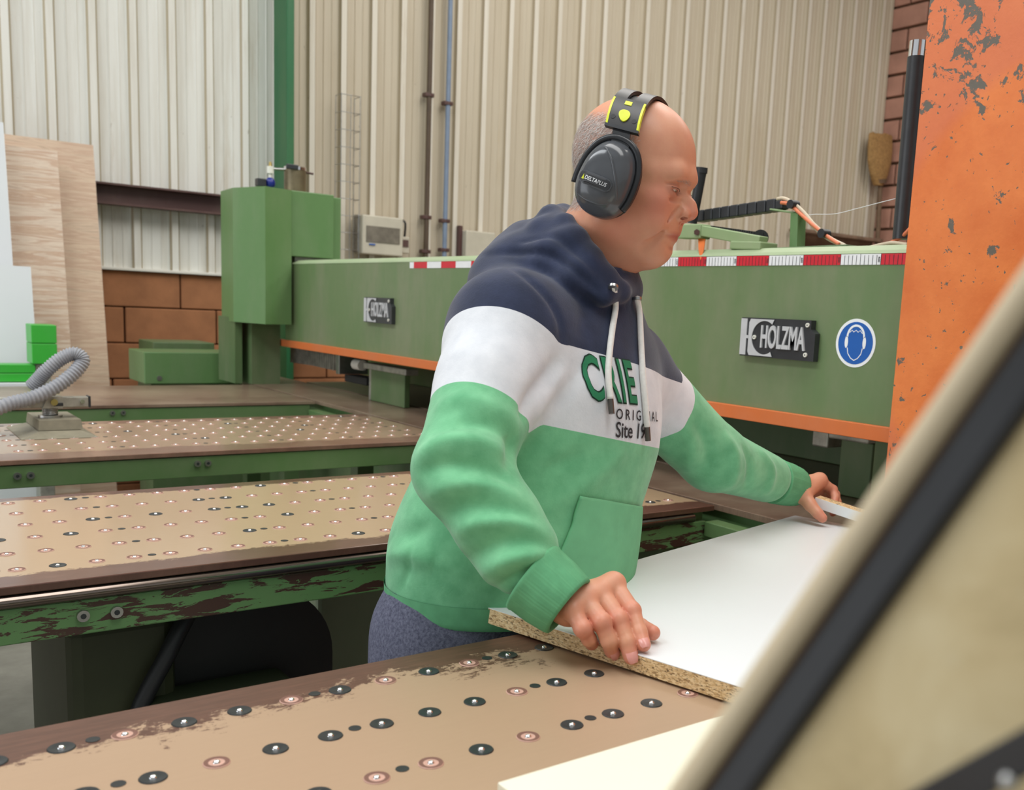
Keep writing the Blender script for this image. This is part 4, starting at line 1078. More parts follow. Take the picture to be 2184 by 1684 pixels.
fh = dict(arm=PA((1.4591, 1.2630, 0.9963)), wrist=PA((1.4923, 1.2477, 0.9854)),
    mcp=PA([(1.5370, 1.2347, 0.9995), (1.5577, 1.2459, 0.9885), (1.5746, 1.2584, 0.9756), (1.5829, 1.2688, 0.9634)]),
    pip=PA([(1.5645, 1.2223, 0.9807), (1.5830, 1.2311, 0.9682), (1.5971, 1.2436, 0.9571), (1.6041, 1.2553, 0.9466)]),
    dip=PA([(1.5593, 1.2110, 0.9680), (1.5778, 1.2197, 0.9554), (1.5920, 1.2322, 0.9442), (1.5999, 1.2436, 0.9355)]),
    tip=PA([(1.5492, 1.2040, 0.9569), (1.5677, 1.2130, 0.9460), (1.5818, 1.2254, 0.9348), (1.5899, 1.2371, 0.9280)]),
    rad=(.0094,.0100,.0096,.0086),
    thumb=PA([(1.4742, 1.2220, 0.9782), (1.4728, 1.2006, 0.9620), (1.4754, 1.1831, 0.9487), (1.4780, 1.1731, 0.9412)]), trad=(.016,.0125,.0105,.0092))
lV, lQ, lC = build_hand(**fh, h=.0016)
# ------------------------------------------------------------------ clothed body
BP = np.array((.768,1.182,.949)); U_ = nz3((.411,.016,.911)); L_ = nz3((.881,.25,-.40)); L_ = nz3(L_-U_*(L_@U_)); F_ = np.cross(L_, U_)
FR = (BP, np.array([L_, F_, U_]))
def bw(l, f, u): return BP+L_*l+F_*f+U_*u
SR = PA((0.7397, 1.1434, 1.2801)); ER = PA((0.6014, 1.0262, 1.1118)); WR = PA((0.6456, 0.9233, 0.9929)); CR_ = PA((0.6674, 0.8883, 0.9676))
SL = PA((1.0125, 1.2255, 1.2164)); EL = PA((1.2136, 1.2121, 1.0661)); WL = PA((1.4234, 1.2474, 1.0032)); CL_ = PA((1.4842, 1.2481, 0.9877))
NB = PA((0.9022, 1.1856, 1.3589))
WRs = WR-nz3(WR-ER)*.040; WLs = WL-nz3(WL-EL)*.036
def build_hoodie():
    g = SDF((.40,.80,.80), (1.56,1.48,1.50), .0048)
    sc = (1, 1.25, 1)
    g.cone((.045,.012,-.13), (.015,.008,.0), .172, .192, .03, 'u', sc, FR)
    g.cone((.015,.008,.0), (-.01,0,.22), .192, .180, .03, 'u', sc, FR)
    g.cone((-.01,-.01,.22), (0,-.02,.31), .172, .12, .05, 'u', sc, FR)
    g.cone(SR, SL, .076, .068, .05)                                       # yoke across the shoulders
    g.cone((SR+SL)/2+np.array((0,.03,.02)), NB, .095, .075, .05)
    g.cone(SR+np.array((-.004,.0,-.008)), SR*.55+ER*.45, .079, .066, .035)    # near sleeve
    g.cone(SR*.55+ER*.45, ER, .067, .058, .02)
    g.cone(ER, ER*.35+WRs*.65, .058, .052, .016)
    g.cone(ER*.35+WRs*.65, WRs, .0525, .0500, .010)
    g.cone(SL, EL, .068, .058, .03); g.cone(EL, WLs, .057, .046, .016)
    # hood lying round the neck
    def roll(pts, rr, k): g.chain([PA(p) for p in pts], rr, k)
    roll([(0.8604, 1.2281, 1.4413), (0.8458, 1.1725, 1.4271), (0.8417, 1.1395, 1.4062), (0.8497, 1.1153, 1.3806), (0.8658, 1.0976, 1.3545), (0.8867, 1.0907, 1.3375)], [.018,.017,.017,.017,.016,.013], .010)
    roll([(0.8516, 1.2804, 1.4106), (0.8337, 1.2048, 1.4126), (0.8291, 1.1472, 1.3951), (0.8386, 1.1082, 1.3650), (0.8644, 1.0859, 1.3352)], [.030,.027,.024,.021,.015], .012)
    roll([(0.8333, 1.2900, 1.3862), (0.8097, 1.2186, 1.3869), (0.8101, 1.1593, 1.3809), (0.8236, 1.1112, 1.3533), (0.8497, 1.0793, 1.3282)], [.030,.028,.026,.022,.012], .012)
    roll([(0.8604, 1.2281, 1.4413), (0.9211, 1.2837, 1.4436), (0.9789, 1.2843, 1.4150), (0.9745, 1.2154, 1.3738), (0.9374, 1.1359, 1.3441), (0.8867, 1.0907, 1.3375)], [.020,.026,.028,.026,.020,.013], .012)
    g.ell((0.8485, 1.2633, 1.3765), (.06,.06,.045), .03); g.ell((0.7830, 1.2308, 1.3417), (.05,.06,.05), .045)
    g.cone(HW((.02,0,-.03)), HW((-.03,0,-.125)), .062, .058, .006, 's')   # neck opening
    g.plane((.75,1.2,.894), (.02,.02,-1), .006)                           # hem
    V, Q = g.mesh(); V = relax(V, Q, 1, .4)
    N = vnormals(V, Q)
    V = V+N*(wob(V, 26, 3)*.0022+wob(V, 60, 5)*.0009)[:,None]
    return V, Q
oV, oQ = build_hoodie()
VIEW = np.array(tuple(cF))
def crease_all(V, Q, L):
    """folds of the cloth: ridges (+) and valleys (-) laid along lines on the surface"""
    N = vnormals(V, Q); b = BVHTree.FromPolygons([Vector(v) for v in V], [tuple(q) for q in Q.tolist()])
    out = V.copy()
    for pts, wd, ht in L:
        P = []
        for p in catmull(pts, 5):
            h_ = b.ray_cast(Vector(p)-Vector(VIEW)*.35, Vector(VIEW))
            if h_[0] is not None and (not P or (h_[0]-Vector(P[-1])).length < .12): P.append(np.array(h_[0]))
        if len(P) < 2: continue
        P = np.array(P); lo = P.min(0)-3*wd; hi = P.max(0)+3*wd
        ii = np.where(((V > lo) & (V < hi)).all(1))[0]; X_ = V[ii]; best = np.full(len(ii), 9.); tt = np.zeros(len(ii))
        for i in range(len(P)-1):
            ba = P[i+1]-P[i]; t = np.clip(((X_-P[i])@ba)/(ba@ba+1e-9), 0, 1); d = np.linalg.norm(X_-P[i]-t[:,None]*ba, axis=1)
            m_ = d < best; best[m_] = d[m_]; tt[m_] = (i+t[m_])/(len(P)-1)
        env = np.sin(np.pi*np.clip(tt,.02,.98))**.6
        out[ii] += N[ii]*(ht*env*np.exp(-(best/wd)**2))[:,None]
    return relax(out, Q, 1, .25)
FOLDS = [
 ([(0.5685, 1.0606, 1.1229), (0.5943, 1.0439, 1.1413), (0.6260, 1.0195, 1.1433), (0.6522, 0.9959, 1.1280)], .012, .009),
 ([(0.5674, 1.0576, 1.1031), (0.5974, 1.0366, 1.1162), (0.6288, 1.0113, 1.1125), (0.6530, 0.9903, 1.1027)], .010, -.008),
 ([(0.5750, 1.0468, 1.0782), (0.6052, 1.0262, 1.0941), (0.6367, 1.0013, 1.0932), (0.6629, 0.9777, 1.0779)], .011, .008),
 ([(0.5850, 1.0346, 1.0563), (0.6128, 1.0153, 1.0692), (0.6443, 0.9904, 1.0684), (0.6708, 0.9678, 1.0587)], .010, -.007),
 ([(0.5998, 1.0194, 1.0375), (0.6254, 1.0023, 1.0531), (0.6571, 0.9778, 1.0551), (0.6789, 0.9582, 1.0423)], .010, .008),
 ([(0.6071, 1.0077, 1.0070), (0.6398, 0.9862, 1.0287), (0.6694, 0.9639, 1.0333), (0.6935, 0.9426, 1.0207)], .010, -.007),
 ([(0.6219, 0.9929, 0.9910), (0.6479, 0.9767, 1.0123), (0.6777, 0.9548, 1.0197), (0.6998, 0.9360, 1.0126)], .010, .008),
 ([(0.6299, 0.9829, 0.9717), (0.6536, 0.9684, 0.9929), (0.6812, 0.9487, 1.0030), (0.7035, 0.9304, 0.9988)], .008, -.006),
 ([(0.5805, 1.0617, 1.1771), (0.6085, 1.0429, 1.1929), (0.6374, 1.0189, 1.1862), (0.6654, 0.9923, 1.1625)], .014, .007),
 ([(0.6046, 1.0404, 1.1645), (0.6318, 1.0194, 1.1661), (0.6536, 0.9998, 1.1534)], .010, -.006),
 ([(0.7236, 1.0740, 1.1565), (0.7325, 1.0725, 1.1845), (0.7489, 1.0658, 1.2160), (0.7653, 1.0591, 1.2475)], .010, -.011),
 ([(0.7334, 1.0665, 1.1571), (0.7476, 1.0621, 1.1915), (0.7692, 1.0525, 1.2295)], .012, .007),
 ([(0.7542, 1.0546, 1.1797), (0.7731, 1.0459, 1.2114), (0.7919, 1.0373, 1.2430)], .012, -.004),
 ([(0.7130, 1.0793, 1.1406), (0.7158, 1.0735, 1.1225), (0.7106, 1.0728, 1.0978)], .012, -.010),
 ([(0.7460, 1.0323, 1.0328), (0.7766, 1.0129, 1.0561), (0.8075, 0.9943, 1.0854), (0.8336, 0.9795, 1.1144)], .012, -.011),
 ([(0.7421, 1.0389, 1.0509), (0.7727, 1.0194, 1.0741), (0.8037, 1.0009, 1.1035), (0.8295, 0.9856, 1.1294)], .016, .007),
 ([(0.7347, 1.0530, 1.0932), (0.7601, 1.0363, 1.1099), (0.7853, 1.0193, 1.1237)], .010, -.005),
 ([(0.6402, 1.2211, 0.9162), (0.6553, 1.2159, 0.9499), (0.6624, 1.2168, 0.9832)], .005, -.004),
 ([(0.6213, 1.2434, 0.9544), (0.6536, 1.2204, 0.9663), (0.6847, 1.1945, 0.9583)], .014, .008),
 ([(0.6285, 1.2443, 0.9877), (0.6603, 1.2204, 0.9929), (0.6820, 1.2055, 1.0041)], .014, -.006),
 ([(0.7662, 1.0614, 1.2628), (0.7677, 1.0656, 1.2904), (0.7572, 1.0797, 1.3202), (0.7344, 1.1032, 1.3493), (0.7136, 1.1235, 1.3694)], .006, -.005),
 ([(0.7929, 1.0569, 1.3468), (0.7933, 1.0494, 1.3102), (0.7863, 1.0476, 1.2732)], .014, -.004),
 ([(0.7558, 1.2216, 1.3831), (0.7926, 1.1926, 1.3820), (0.8237, 1.1666, 1.3741), (0.8537, 1.1377, 1.3463), (0.8786, 1.1133, 1.3216)], .007, -.008),
 ([(0.7882, 1.1991, 1.3982), (0.8228, 1.1734, 1.4056), (0.8479, 1.1495, 1.3834), (0.8723, 1.1239, 1.3508)], .006, -.006),
 ([(1.0836, 1.1728, 1.1329), (1.1032, 1.1525, 1.1078), (1.1011, 1.1468, 1.0701), (1.0904, 1.1492, 1.0394)], .014, .009),
 ([(1.1080, 1.1547, 1.1381), (1.1270, 1.1327, 1.1017), (1.1274, 1.1235, 1.0567)], .011, -.008),
 ([(1.2081, 1.1991, 1.1093), (1.2253, 1.1788, 1.0745), (1.2222, 1.1703, 1.0184)], .013, .009),
 ([(1.2393, 1.1719, 1.0952), (1.2503, 1.1572, 1.0640), (1.2474, 1.1493, 1.0120)], .011, -.007),
 ([(1.3318, 1.2232, 1.0711), (1.3503, 1.2023, 1.0385), (1.3443, 1.1979, 0.9917)], .012, .007)]
oV = crease_all(oV, oQ, FOLDS)
def seg_t(V, a, b):
    ba = b-a; t = ((V-a)@ba)/(ba@ba); c = np.clip(t,0,1)
    return t, np.linalg.norm(V-a-c[:,None]*ba, axis=1)
# colour bands of the sweatshirt: 1 navy, 0..1 white, <0 green
def zones(V):
    u = (V-BP)@U_; l = (V-BP)@L_
    z_t = (V[:,2]+.2*V[:,0]-1.306)/.112
    tr, dr = seg_t(V, SR, ER); tl, dl = seg_t(V, SL, EL); tr2, dr2 = seg_t(V, ER, WR); tl2, dl2 = seg_t(V, EL, WL)
    zr = (.655-tr)/.485; zl = (.40-tl)/.32
    wr_ = np.clip((-l-.150)/.03, 0, 1)*(dr < .16); wl_ = np.clip((l-.175)/.04, 0, 1)*(dl < .14)
    z = z_t*(1-wr_)+zr*wr_; z = z*(1-wl_)+zl*wl_
    z = np.where((dr2 < .085) & (dr2 < dr), -1, z); z = np.where((dl2 < .09) & (tl > .6), -1, z)
    return z
def mk_fabric():
    t = NT('sweatshirt_fleece'); a = t.n('ShaderNodeAttribute', attribute_name='band')
    z = a.outputs['Fac']
    n = t.noise(t.pos(), 320, 3, .6); n2 = t.noise(t.pos(), 30, 4)
    g = t.ramp(n2, [(.3, srgb(100,172,126)), (.7, srgb(126,198,150))]); wht = t.ramp(n2, [(.3, srgb(208,212,218)), (.7, srgb(224,227,232))])
    nv = t.ramp(n2, [(.3, srgb(36,44,66)), (.7, srgb(48,56,82))])
    c1 = t.mix(t.ramp(t.math('MULTIPLY_ADD', z, 20.0, .5), [(.45, B0), (.55, W1)]), g, wht)
    c2 = t.mix(t.ramp(t.math('MULTIPLY_ADD', t.math('SUBTRACT', z, 1.0), 20.0, .5), [(.45, B0), (.55, W1)]), c1, nv)
    t.bump(n, .25, .0012)
    t.b.inputs['Sheen Weight'].default_value = .25; t.b.inputs['Sheen Roughness'].default_value = .5
    return t.out(c2, .9, 0, .2)
m_fleece = mk_fabric()
m_rib = plain('ribbed_green', srgb(98,168,122), .9, 0, .1, 60)
m_navy = plain('navy_fleece', srgb(40,48,72), .9, 0, .12, 60)
m_cord = plain('white_cord', srgb(236,236,232), .8, 0, .05, 200, .3)
def mk_pants():
    t = NT('sweatpants_heather'); n = t.noise(t.pos((1,1,1)), 240, 4, .8); f = t.noise(t.pos(), 14, 3)
    col = t.ramp(n, [(.35, srgb(74,76,94)), (.65, srgb(120,122,142))]); t.bump(n, .3, .001)
    return t.out(t.mix(t.math('MULTIPLY', f, .25), col, srgb(70,72,88)), .95, 0, .2)
m_pants = mk_pants()
# skin body: head, neck, hands and, under the clothes, torso, arms and legs
def build_under():
    g = SDF((.40,.80,.0), (1.56,1.48,1.42), .009)
    g.cone((0,0,-.10), (0,0,.22), .15, .14, .03, 'u', (1,1.35,1), FR)
    g.cone(SR, SL, .05, .05, .03); g.cone((SR+SL)/2, NB, .06, .05, .03)
    g.chain([SR,ER,WR,nh['wrist']], [.045,.037,.030,.024], .01); g.chain([SL,EL,WL,fh['wrist']], [.045,.037,.030,.024], .01)
    for hip, knee, ank in LEGS: g.chain([PA(hip),PA(knee),PA(ank)], [.075,.052,.036], .03)
    return g.mesh()
LEGS = (((.685,1.175,.86),(.68,1.16,.46),(.67,1.21,.08)), ((.82,1.20,.86),(.85,1.20,.46),(.86,1.25,.08)))
uV, uQ = build_under()
aV = []; aQ = []; aC = []; off = 0
for V, Q, C_ in ((HW(hV), hQ, hC), (rV, rQ, rC), (lV, lQ, lC), (uV, uQ, np.tile(SK, (len(uV),1)))):
    aV.append(V); aQ.append(Q+off); aC.append(C_); off += len(V)
aV = np.concatenate(aV); aQ = np.concatenate(aQ); aC = np.concatenate(aC)
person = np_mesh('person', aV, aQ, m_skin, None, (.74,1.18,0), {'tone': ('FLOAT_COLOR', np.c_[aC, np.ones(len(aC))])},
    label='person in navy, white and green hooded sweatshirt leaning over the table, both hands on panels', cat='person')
hood = np_mesh('hooded_sweatshirt', oV, oQ, m_fleece, person, None, {'band': ('FLOAT', zones(oV))})
hood['label'] = 'navy, white and green hooded sweatshirt'
bv = BVHTree.FromPolygons([Vector(v) for v in oV], [tuple(q) for q in oQ.tolist()])
# cuffs with ribbing, hem band
def ring_band(a, b, ra, rb, name, ribs=46, amp=.0007, lip=.0015, n=138):
    a = Vector(a); b = Vector(b); d = (b-a).normalized(); u_ = d.orthogonal().normalized(); w_ = d.cross(u_)
    prof = [(0,ra-.008),(0,ra+.001),(.06,ra+lip),(.12,ra),(.5,(ra+rb)/2+.0015),(.93,rb),(1.0,rb-.0015),(1.0,rb-.006),(.8,rb-.008)]
    vs = []; fs = []
    for k, (t, r) in enumerate(prof):
        for i in range(n):
            th = 2*math.pi*i/n; rr = r+(amp*math.cos(th*ribs) if 2 < k < 7 else 0)
            vs.append(a.lerp(b, t)+(u_*math.cos(th)+w_*math.sin(th))*rr)
    for k in range(len(prof)-1):
        for i in range(n): fs.append((k*n+i, k*n+(i+1)%n, (k+1)*n+(i+1)%n, (k+1)*n+i))
    return MB().add(vs, fs, 0, True).build(name, m_rib, hood)
ORG[hood.name] = ORG[person.name]
ring_band(WR-nz3(CR_-WR)*.006, CR_+nz3(CR_-WR)*.002, .0455, .0405, 'cuff', 60)
ring_band(WL-nz3(CL_-WL)*.006, CL_, .0425, .038, 'cuff', 60)
# hem band: copy of the lowest slice pushed outward
def band_from(cond, offs, name, mat):
    N = vnormals(oV, oQ); keep = cond(oV); fk = keep[oQ].all(1); q = oQ[fk]; ids = np.unique(q)
    mp = np.full(len(oV), -1); mp[ids] = np.arange(len(ids)); Vb = oV[ids]+N[ids]*offs
    return np_mesh(name, Vb, mp[q], mat, hood)
hemn = nz3((.02,.02,-1))
band_from(lambda V: ((V-np.array((.75,1.2,.894)))@hemn > -.034) & ((V-np.array((.75,1.2,.894)))@hemn < -.001) & (V[:,1] > .96) & (V[:,0] < 1.06), .0022, 'hem_band', m_rib)
# kangaroo pocket and chest print are laid on the front of the cloth
PO = np.array((.75,1.15,0)); PR = nz3((.985,.157,0)); PF = np.array((.157,-.985,0))
def cast(x, z):
    h_ = bv.ray_cast(Vector(PO+PR*x+PF*.4+np.array((0,0,z))), Vector(-PF)); return h_
def grid_patch(xl, xr, z0, ztop, offs, nu=44, nv=34):
    vs = []; ok = []; fs = []
    for j in range(nv+1):
        v = j/nv
        for i in range(nu+1):
            u = i/nu; x = xl(v)*(1-u)+xr(v)*u; h_ = cast(x, z0*(1-v)+ztop(u)*v)
            g_ = h_[0] is not None and h_[0].y > .96
            ok.append(g_); vs.append(h_[0]+h_[1]*offs if g_ else Vector(BP))
    for j in range(nv):
        for i in range(nu):
            q = (j*(nu+1)+i, (j+1)*(nu+1)+i, (j+1)*(nu+1)+i+1, j*(nu+1)+i+1)
            if all(ok[k] for k in q) and max((vs[q[a]]-vs[q[b]]).length for a in range(4) for b in range(4)) < .03: fs.append(q)
    return vs, fs
vs, fs = grid_patch(lambda v: float(np.interp(v, [0,.15,.45,.75,1], [-.075,-.07,-.03,-.002,.010])), lambda v: float(np.interp(v, [0,1], [.215,.165])), .915, lambda u: 1.066-.036*u, .0040)
pk = MB().add(vs, fs, 0, True).build('pocket', plain('pocket_green', srgb(113,185,138), .9, 0, .08, 30), hood)
mod = pk.modifiers.new('thick', 'SOLIDIFY'); mod.thickness = .004; mod.offset = 0
def chest_print(body, size, x0, z0, offset, lift, sx=1.0, space=1.0):
    V, F = text_mesh(body, size, 0, offset, 'LEFT', 0, space, .006)
    vs = []; ok = []
    for v in V:
        h_ = cast(x0+v.x*sx, z0+v.y-.10*v.x*sx)
        ok.append(h_[0] is not None); vs.append(h_[0]+h_[1]*lift if h_[0] is not None else Vector(BP))
    return MB().add(vs, [f for f in F if all(ok[i] for i in f)], 0, False)
m_prg = plain('print_green', srgb(38,124,84), .8, 0, .05, 40); m_prd = plain('print_dark_green', srgb(24,58,44), .8, 0, .05, 40); m_prk = plain('print_black', (.03,.03,.035,1), .8)
chest_print('CRIE', .080, .026, 1.219, .0036, .0012, .50, 1.16).build('print_outline', m_prd, hood)
chest_print('CRIE', .080, .026, 1.219, .0015, .0022, .50, 1.16).build('print_lettering', m_prg, hood)
chest_print('ORIGINAL', .020, .072, 1.172, .0002, .0014, .85, 1.5).build('print_small_lettering', m_prk, hood)
chest_print('Site 197', .030, .072, 1.150, .0004, .0014, .8, 1.0).build('print_small_lettering', m_prk, hood)
# drawstrings and eyelets
def on_cloth(pts, lift):
    out = []
    for p in pts:
        h_ = bv.ray_cast(Vector(p)-Vector(VIEW)*.3, Vector(VIEW))
        if h_[0] is None: h_ = bv.find_nearest(Vector(p))
        out.append(h_[0]+h_[1]*lift)
    return out
for pts, tipn in (([(0.8492, 1.0634, 1.3436), (0.8439, 1.0511, 1.3247), (0.8202, 1.0250, 1.2936), (0.8030, 1.0070, 1.2635), (0.7936, 0.9957, 1.2339), (0.7910, 0.9850, 1.2016)], 0),
                  ([(0.9119, 1.0897, 1.3348), (0.9019, 1.0678, 1.3139), (0.8822, 1.0372, 1.2758), (0.8687, 1.0137, 1.2326), (0.8660, 1.0009, 1.1894), (0.8664, 0.9951, 1.1614)], 1)):
    c = on_cloth(pts, .0055)
    MB().tube(c, .0046, 8).build('drawstring', m_cord, hood)
    e = c[-1]; d = (c[-1]-c[-2]).normalized(); MB().cyl(e, e+d*.02, .0042, n=10).build('cord_tip', plain('cord_tip_dark', (.12,.11,.1,1), .35, .7), hood)
    MB().cyl(c[0]-Vector((.0,0,.0)), c[0]+(c[0]-Vector(HO)).normalized()*.004, .007, n=14).build('eyelet', m_steel, hood)
# trousers and shoes
def build_pants():
    g = SDF((.42,.90,.02), (1.05,1.46,.95), .006)
    g.cone((.03,.012,-.16), (.01,.01,-.06), .168, .165, .03, 'u', (1,1.3,1), FR)
    for (hip, knee, ank) in LEGS: g.chain([PA(hip)+np.array((0,.0,-.02)), PA(knee), PA(ank)], [.118,.088,.072], .03)
    g.plane((.75,1.2,.93), (0,0,1), .004); g.plane((.75,1.2,.09), (0,0,-1), .004)
    V, Q = g.mesh(); N = vnormals(V, Q)
    return relax(V+N*(wob(V, 40, 9)*.003+wob(V, 90, 4)*.0012)[:,None], Q, 1, .4), Q
pV, pQ = build_pants()
np_mesh('sweatpants', pV, pQ, m_pants, person)['label'] = 'grey blue heather sweatpants'
for (hip, knee, ank) in LEGS:
    g = SDF((ank[0]-.08, ank[1]-.24, -.01), (ank[0]+.08, ank[1]+.12, .16), .005)
    a = PA(ank); g.ell(a+np.array((0,.02,-.045)), (.042,.06,.05), .02); g.ell(a+np.array((0,-.10,-.055)), (.046,.10,.035), .03); g.cone(a+np.array((0,0,-.03)), a+np.array((0,0,.04)), .044, .05, .02)
    g.plane((0,0,.002), (0,0,-1), .002); V, Q = g.mesh(); np_mesh('work_shoe', V, Q, m_black, person)
# eyes
for s_ in (-1, 1):
    c = np.array((.0650,s_*.0335,.0045)); r = .0128
    g = bmesh.new(); bmesh.ops.create_uvsphere(g, u_segments=24, v_segments=16, radius=1)
    look = nz3((.86, s_*-.12, -.38)); vs = []; 
    for v in g.verts: vs.append(HW(c+np.array(v.co)*r))
    fs = []; mi = []
    for f in g.faces:
        n_ = np.array(f.calc_center_median()); dd = nz3(n_)@look
        fs.append(tuple(v.index for v in f.verts)); mi.append(2 if dd > .975 else 1 if dd > .88 else 0)
    g.free(); mb = MB()
    for f, k in zip(fs, mi): pass
    mb.v = [tuple(v) for v in vs]; mb.f = fs; mb.mi = mi; mb.sm = [True]*len(fs)
    mb.build('eye', [plain('eye_white', srgb(200,190,182), .2, 0, 0), plain('iris', srgb(96,104,84), .2, 0, .1, 200), m_ink], person)
# lashes along the upper lid
m_lash = plain('lash_brown', srgb(70,50,42), .7)
for s_ in (-1, 1):
    q = [HW((x, s_*y, z)) for x, y, z in ((.0800,.0255,.0050),(.0813,.0300,.0064),(.0803,.0380,.0078),(.0745,.0475,.0074))]
    MB().tube(q, .0004, 6, 0, 4).build('eyelashes', m_lash, person)
# finger nails of the near hand
m_nail = plain('finger_nail', srgb(214,150,140), .25, 0, .05, 60)
for i in range(4):
    a_ = nh['tip'][i]-nh['dip'][i]; a_ = nz3(a_); n_ = -VIEW*.75+np.array((0,0,.55)); n_ = nz3(n_-a_*(n_@a_)); b_ = np.cross(a_, n_); r = nh['rad'][i]
    c = nh['tip'][i]+a_*r*.12+n_*r*.62; vs = []; fs = []
    for j in range(7):
        for k in range(9):
            u = -1+2*k/8; v = -1+2*j/6; w_ = math.sqrt(max(0, 1-.55*v*v)) if v > 0 else 1
            vs.append(c+b_*u*r*.56*w_+a_*(v*r*.62)+n_*(r*.26*(1-.75*u*u)-r*.10*v*v))
    for j in range(6):
        for k in range(8): fs.append((j*9+k, j*9+k+1, (j+1)*9+k+1, (j+1)*9+k))
    MB().add(vs, fs, 0, True).build('finger_nail', m_nail, person)
# hair: short grey strands at the sides and back
hN = vnormals(hV, hQ); hm = hairmask(hV); pr_ = hm/hm.sum()
pick = rng.choice(len(hV), 32000, p=pr_); vs = []; shade = []
dirb = np.array((-.55,0,-.8))
base = hV[pick]+rng.normal(0, .0008, (32000,3)); nn = hN[pick]
d = dirb+rng.normal(0,.35,(32000,3)); d = d-nn*(d*nn).sum(1)[:,None]; d /= np.linalg.norm(d,axis=1)[:,None]
d = d+nn*rng.uniform(.02,.22,(32000,1)); ln = rng.uniform(.004,.007,(32000,1))
sd = np.cross(d, nn); sd /= np.linalg.norm(sd,axis=1)[:,None]+1e-9
W3 = .00020
T = np.stack([base-sd*W3, base+sd*W3, base+d*ln], 1).reshape(-1,3)
sh = np.repeat(rng.choice([.15,.35,.55,.8,1.0], 32000, p=[.1,.15,.25,.25,.25]), 3)
def mk_hair():
    t = NT('grey_hair'); a = t.n('ShaderNodeAttribute', attribute_name='grey')
    return t.out(t.mix(a.outputs['Fac'], (.035,.026,.02,1), (.74,.70,.66,1)), .5)
np_mesh('hair', HW(T), np.arange(len(T)).reshape(-1,3), mk_hair(), person, None, {'grey': ('FLOAT', sh)}, kind='stuff')
# eyebrow hairs
mb_v = []; mb_s = []
for s_ in (-1,1):
    for i in range(420):
        t = rng.random()*.74; p = np.array((.086-.010*t-.016*t*t, s_*(.010+.036*t), .0185+.0050*math.sin(t*2.6)))+rng.normal(0,.0012,3)
        k = np.argmin(((hV-p)**2).sum(1)); q = hV[k]+rng.normal(0,.0003,3); n_ = hN[k]
        dv = nz3((-.5, s_*.8, .3))+rng.normal(0,.25,3)+n_*.05; sdv = nz3(np.cross(dv, n_))*.00011
        mb_v += [q-sdv, q+sdv, q+nz3(dv)*rng.uniform(.003,.005)]; mb_s += [rng.choice([.3,.5,.7])]*3
np_mesh('eyebrow_hair', HW(np.array(mb_v)), np.arange(len(mb_v)).reshape(-1,3), bpy.data.materials['grey_hair'], person, None, {'grey': ('FLOAT', mb_s)}, kind='stuff')

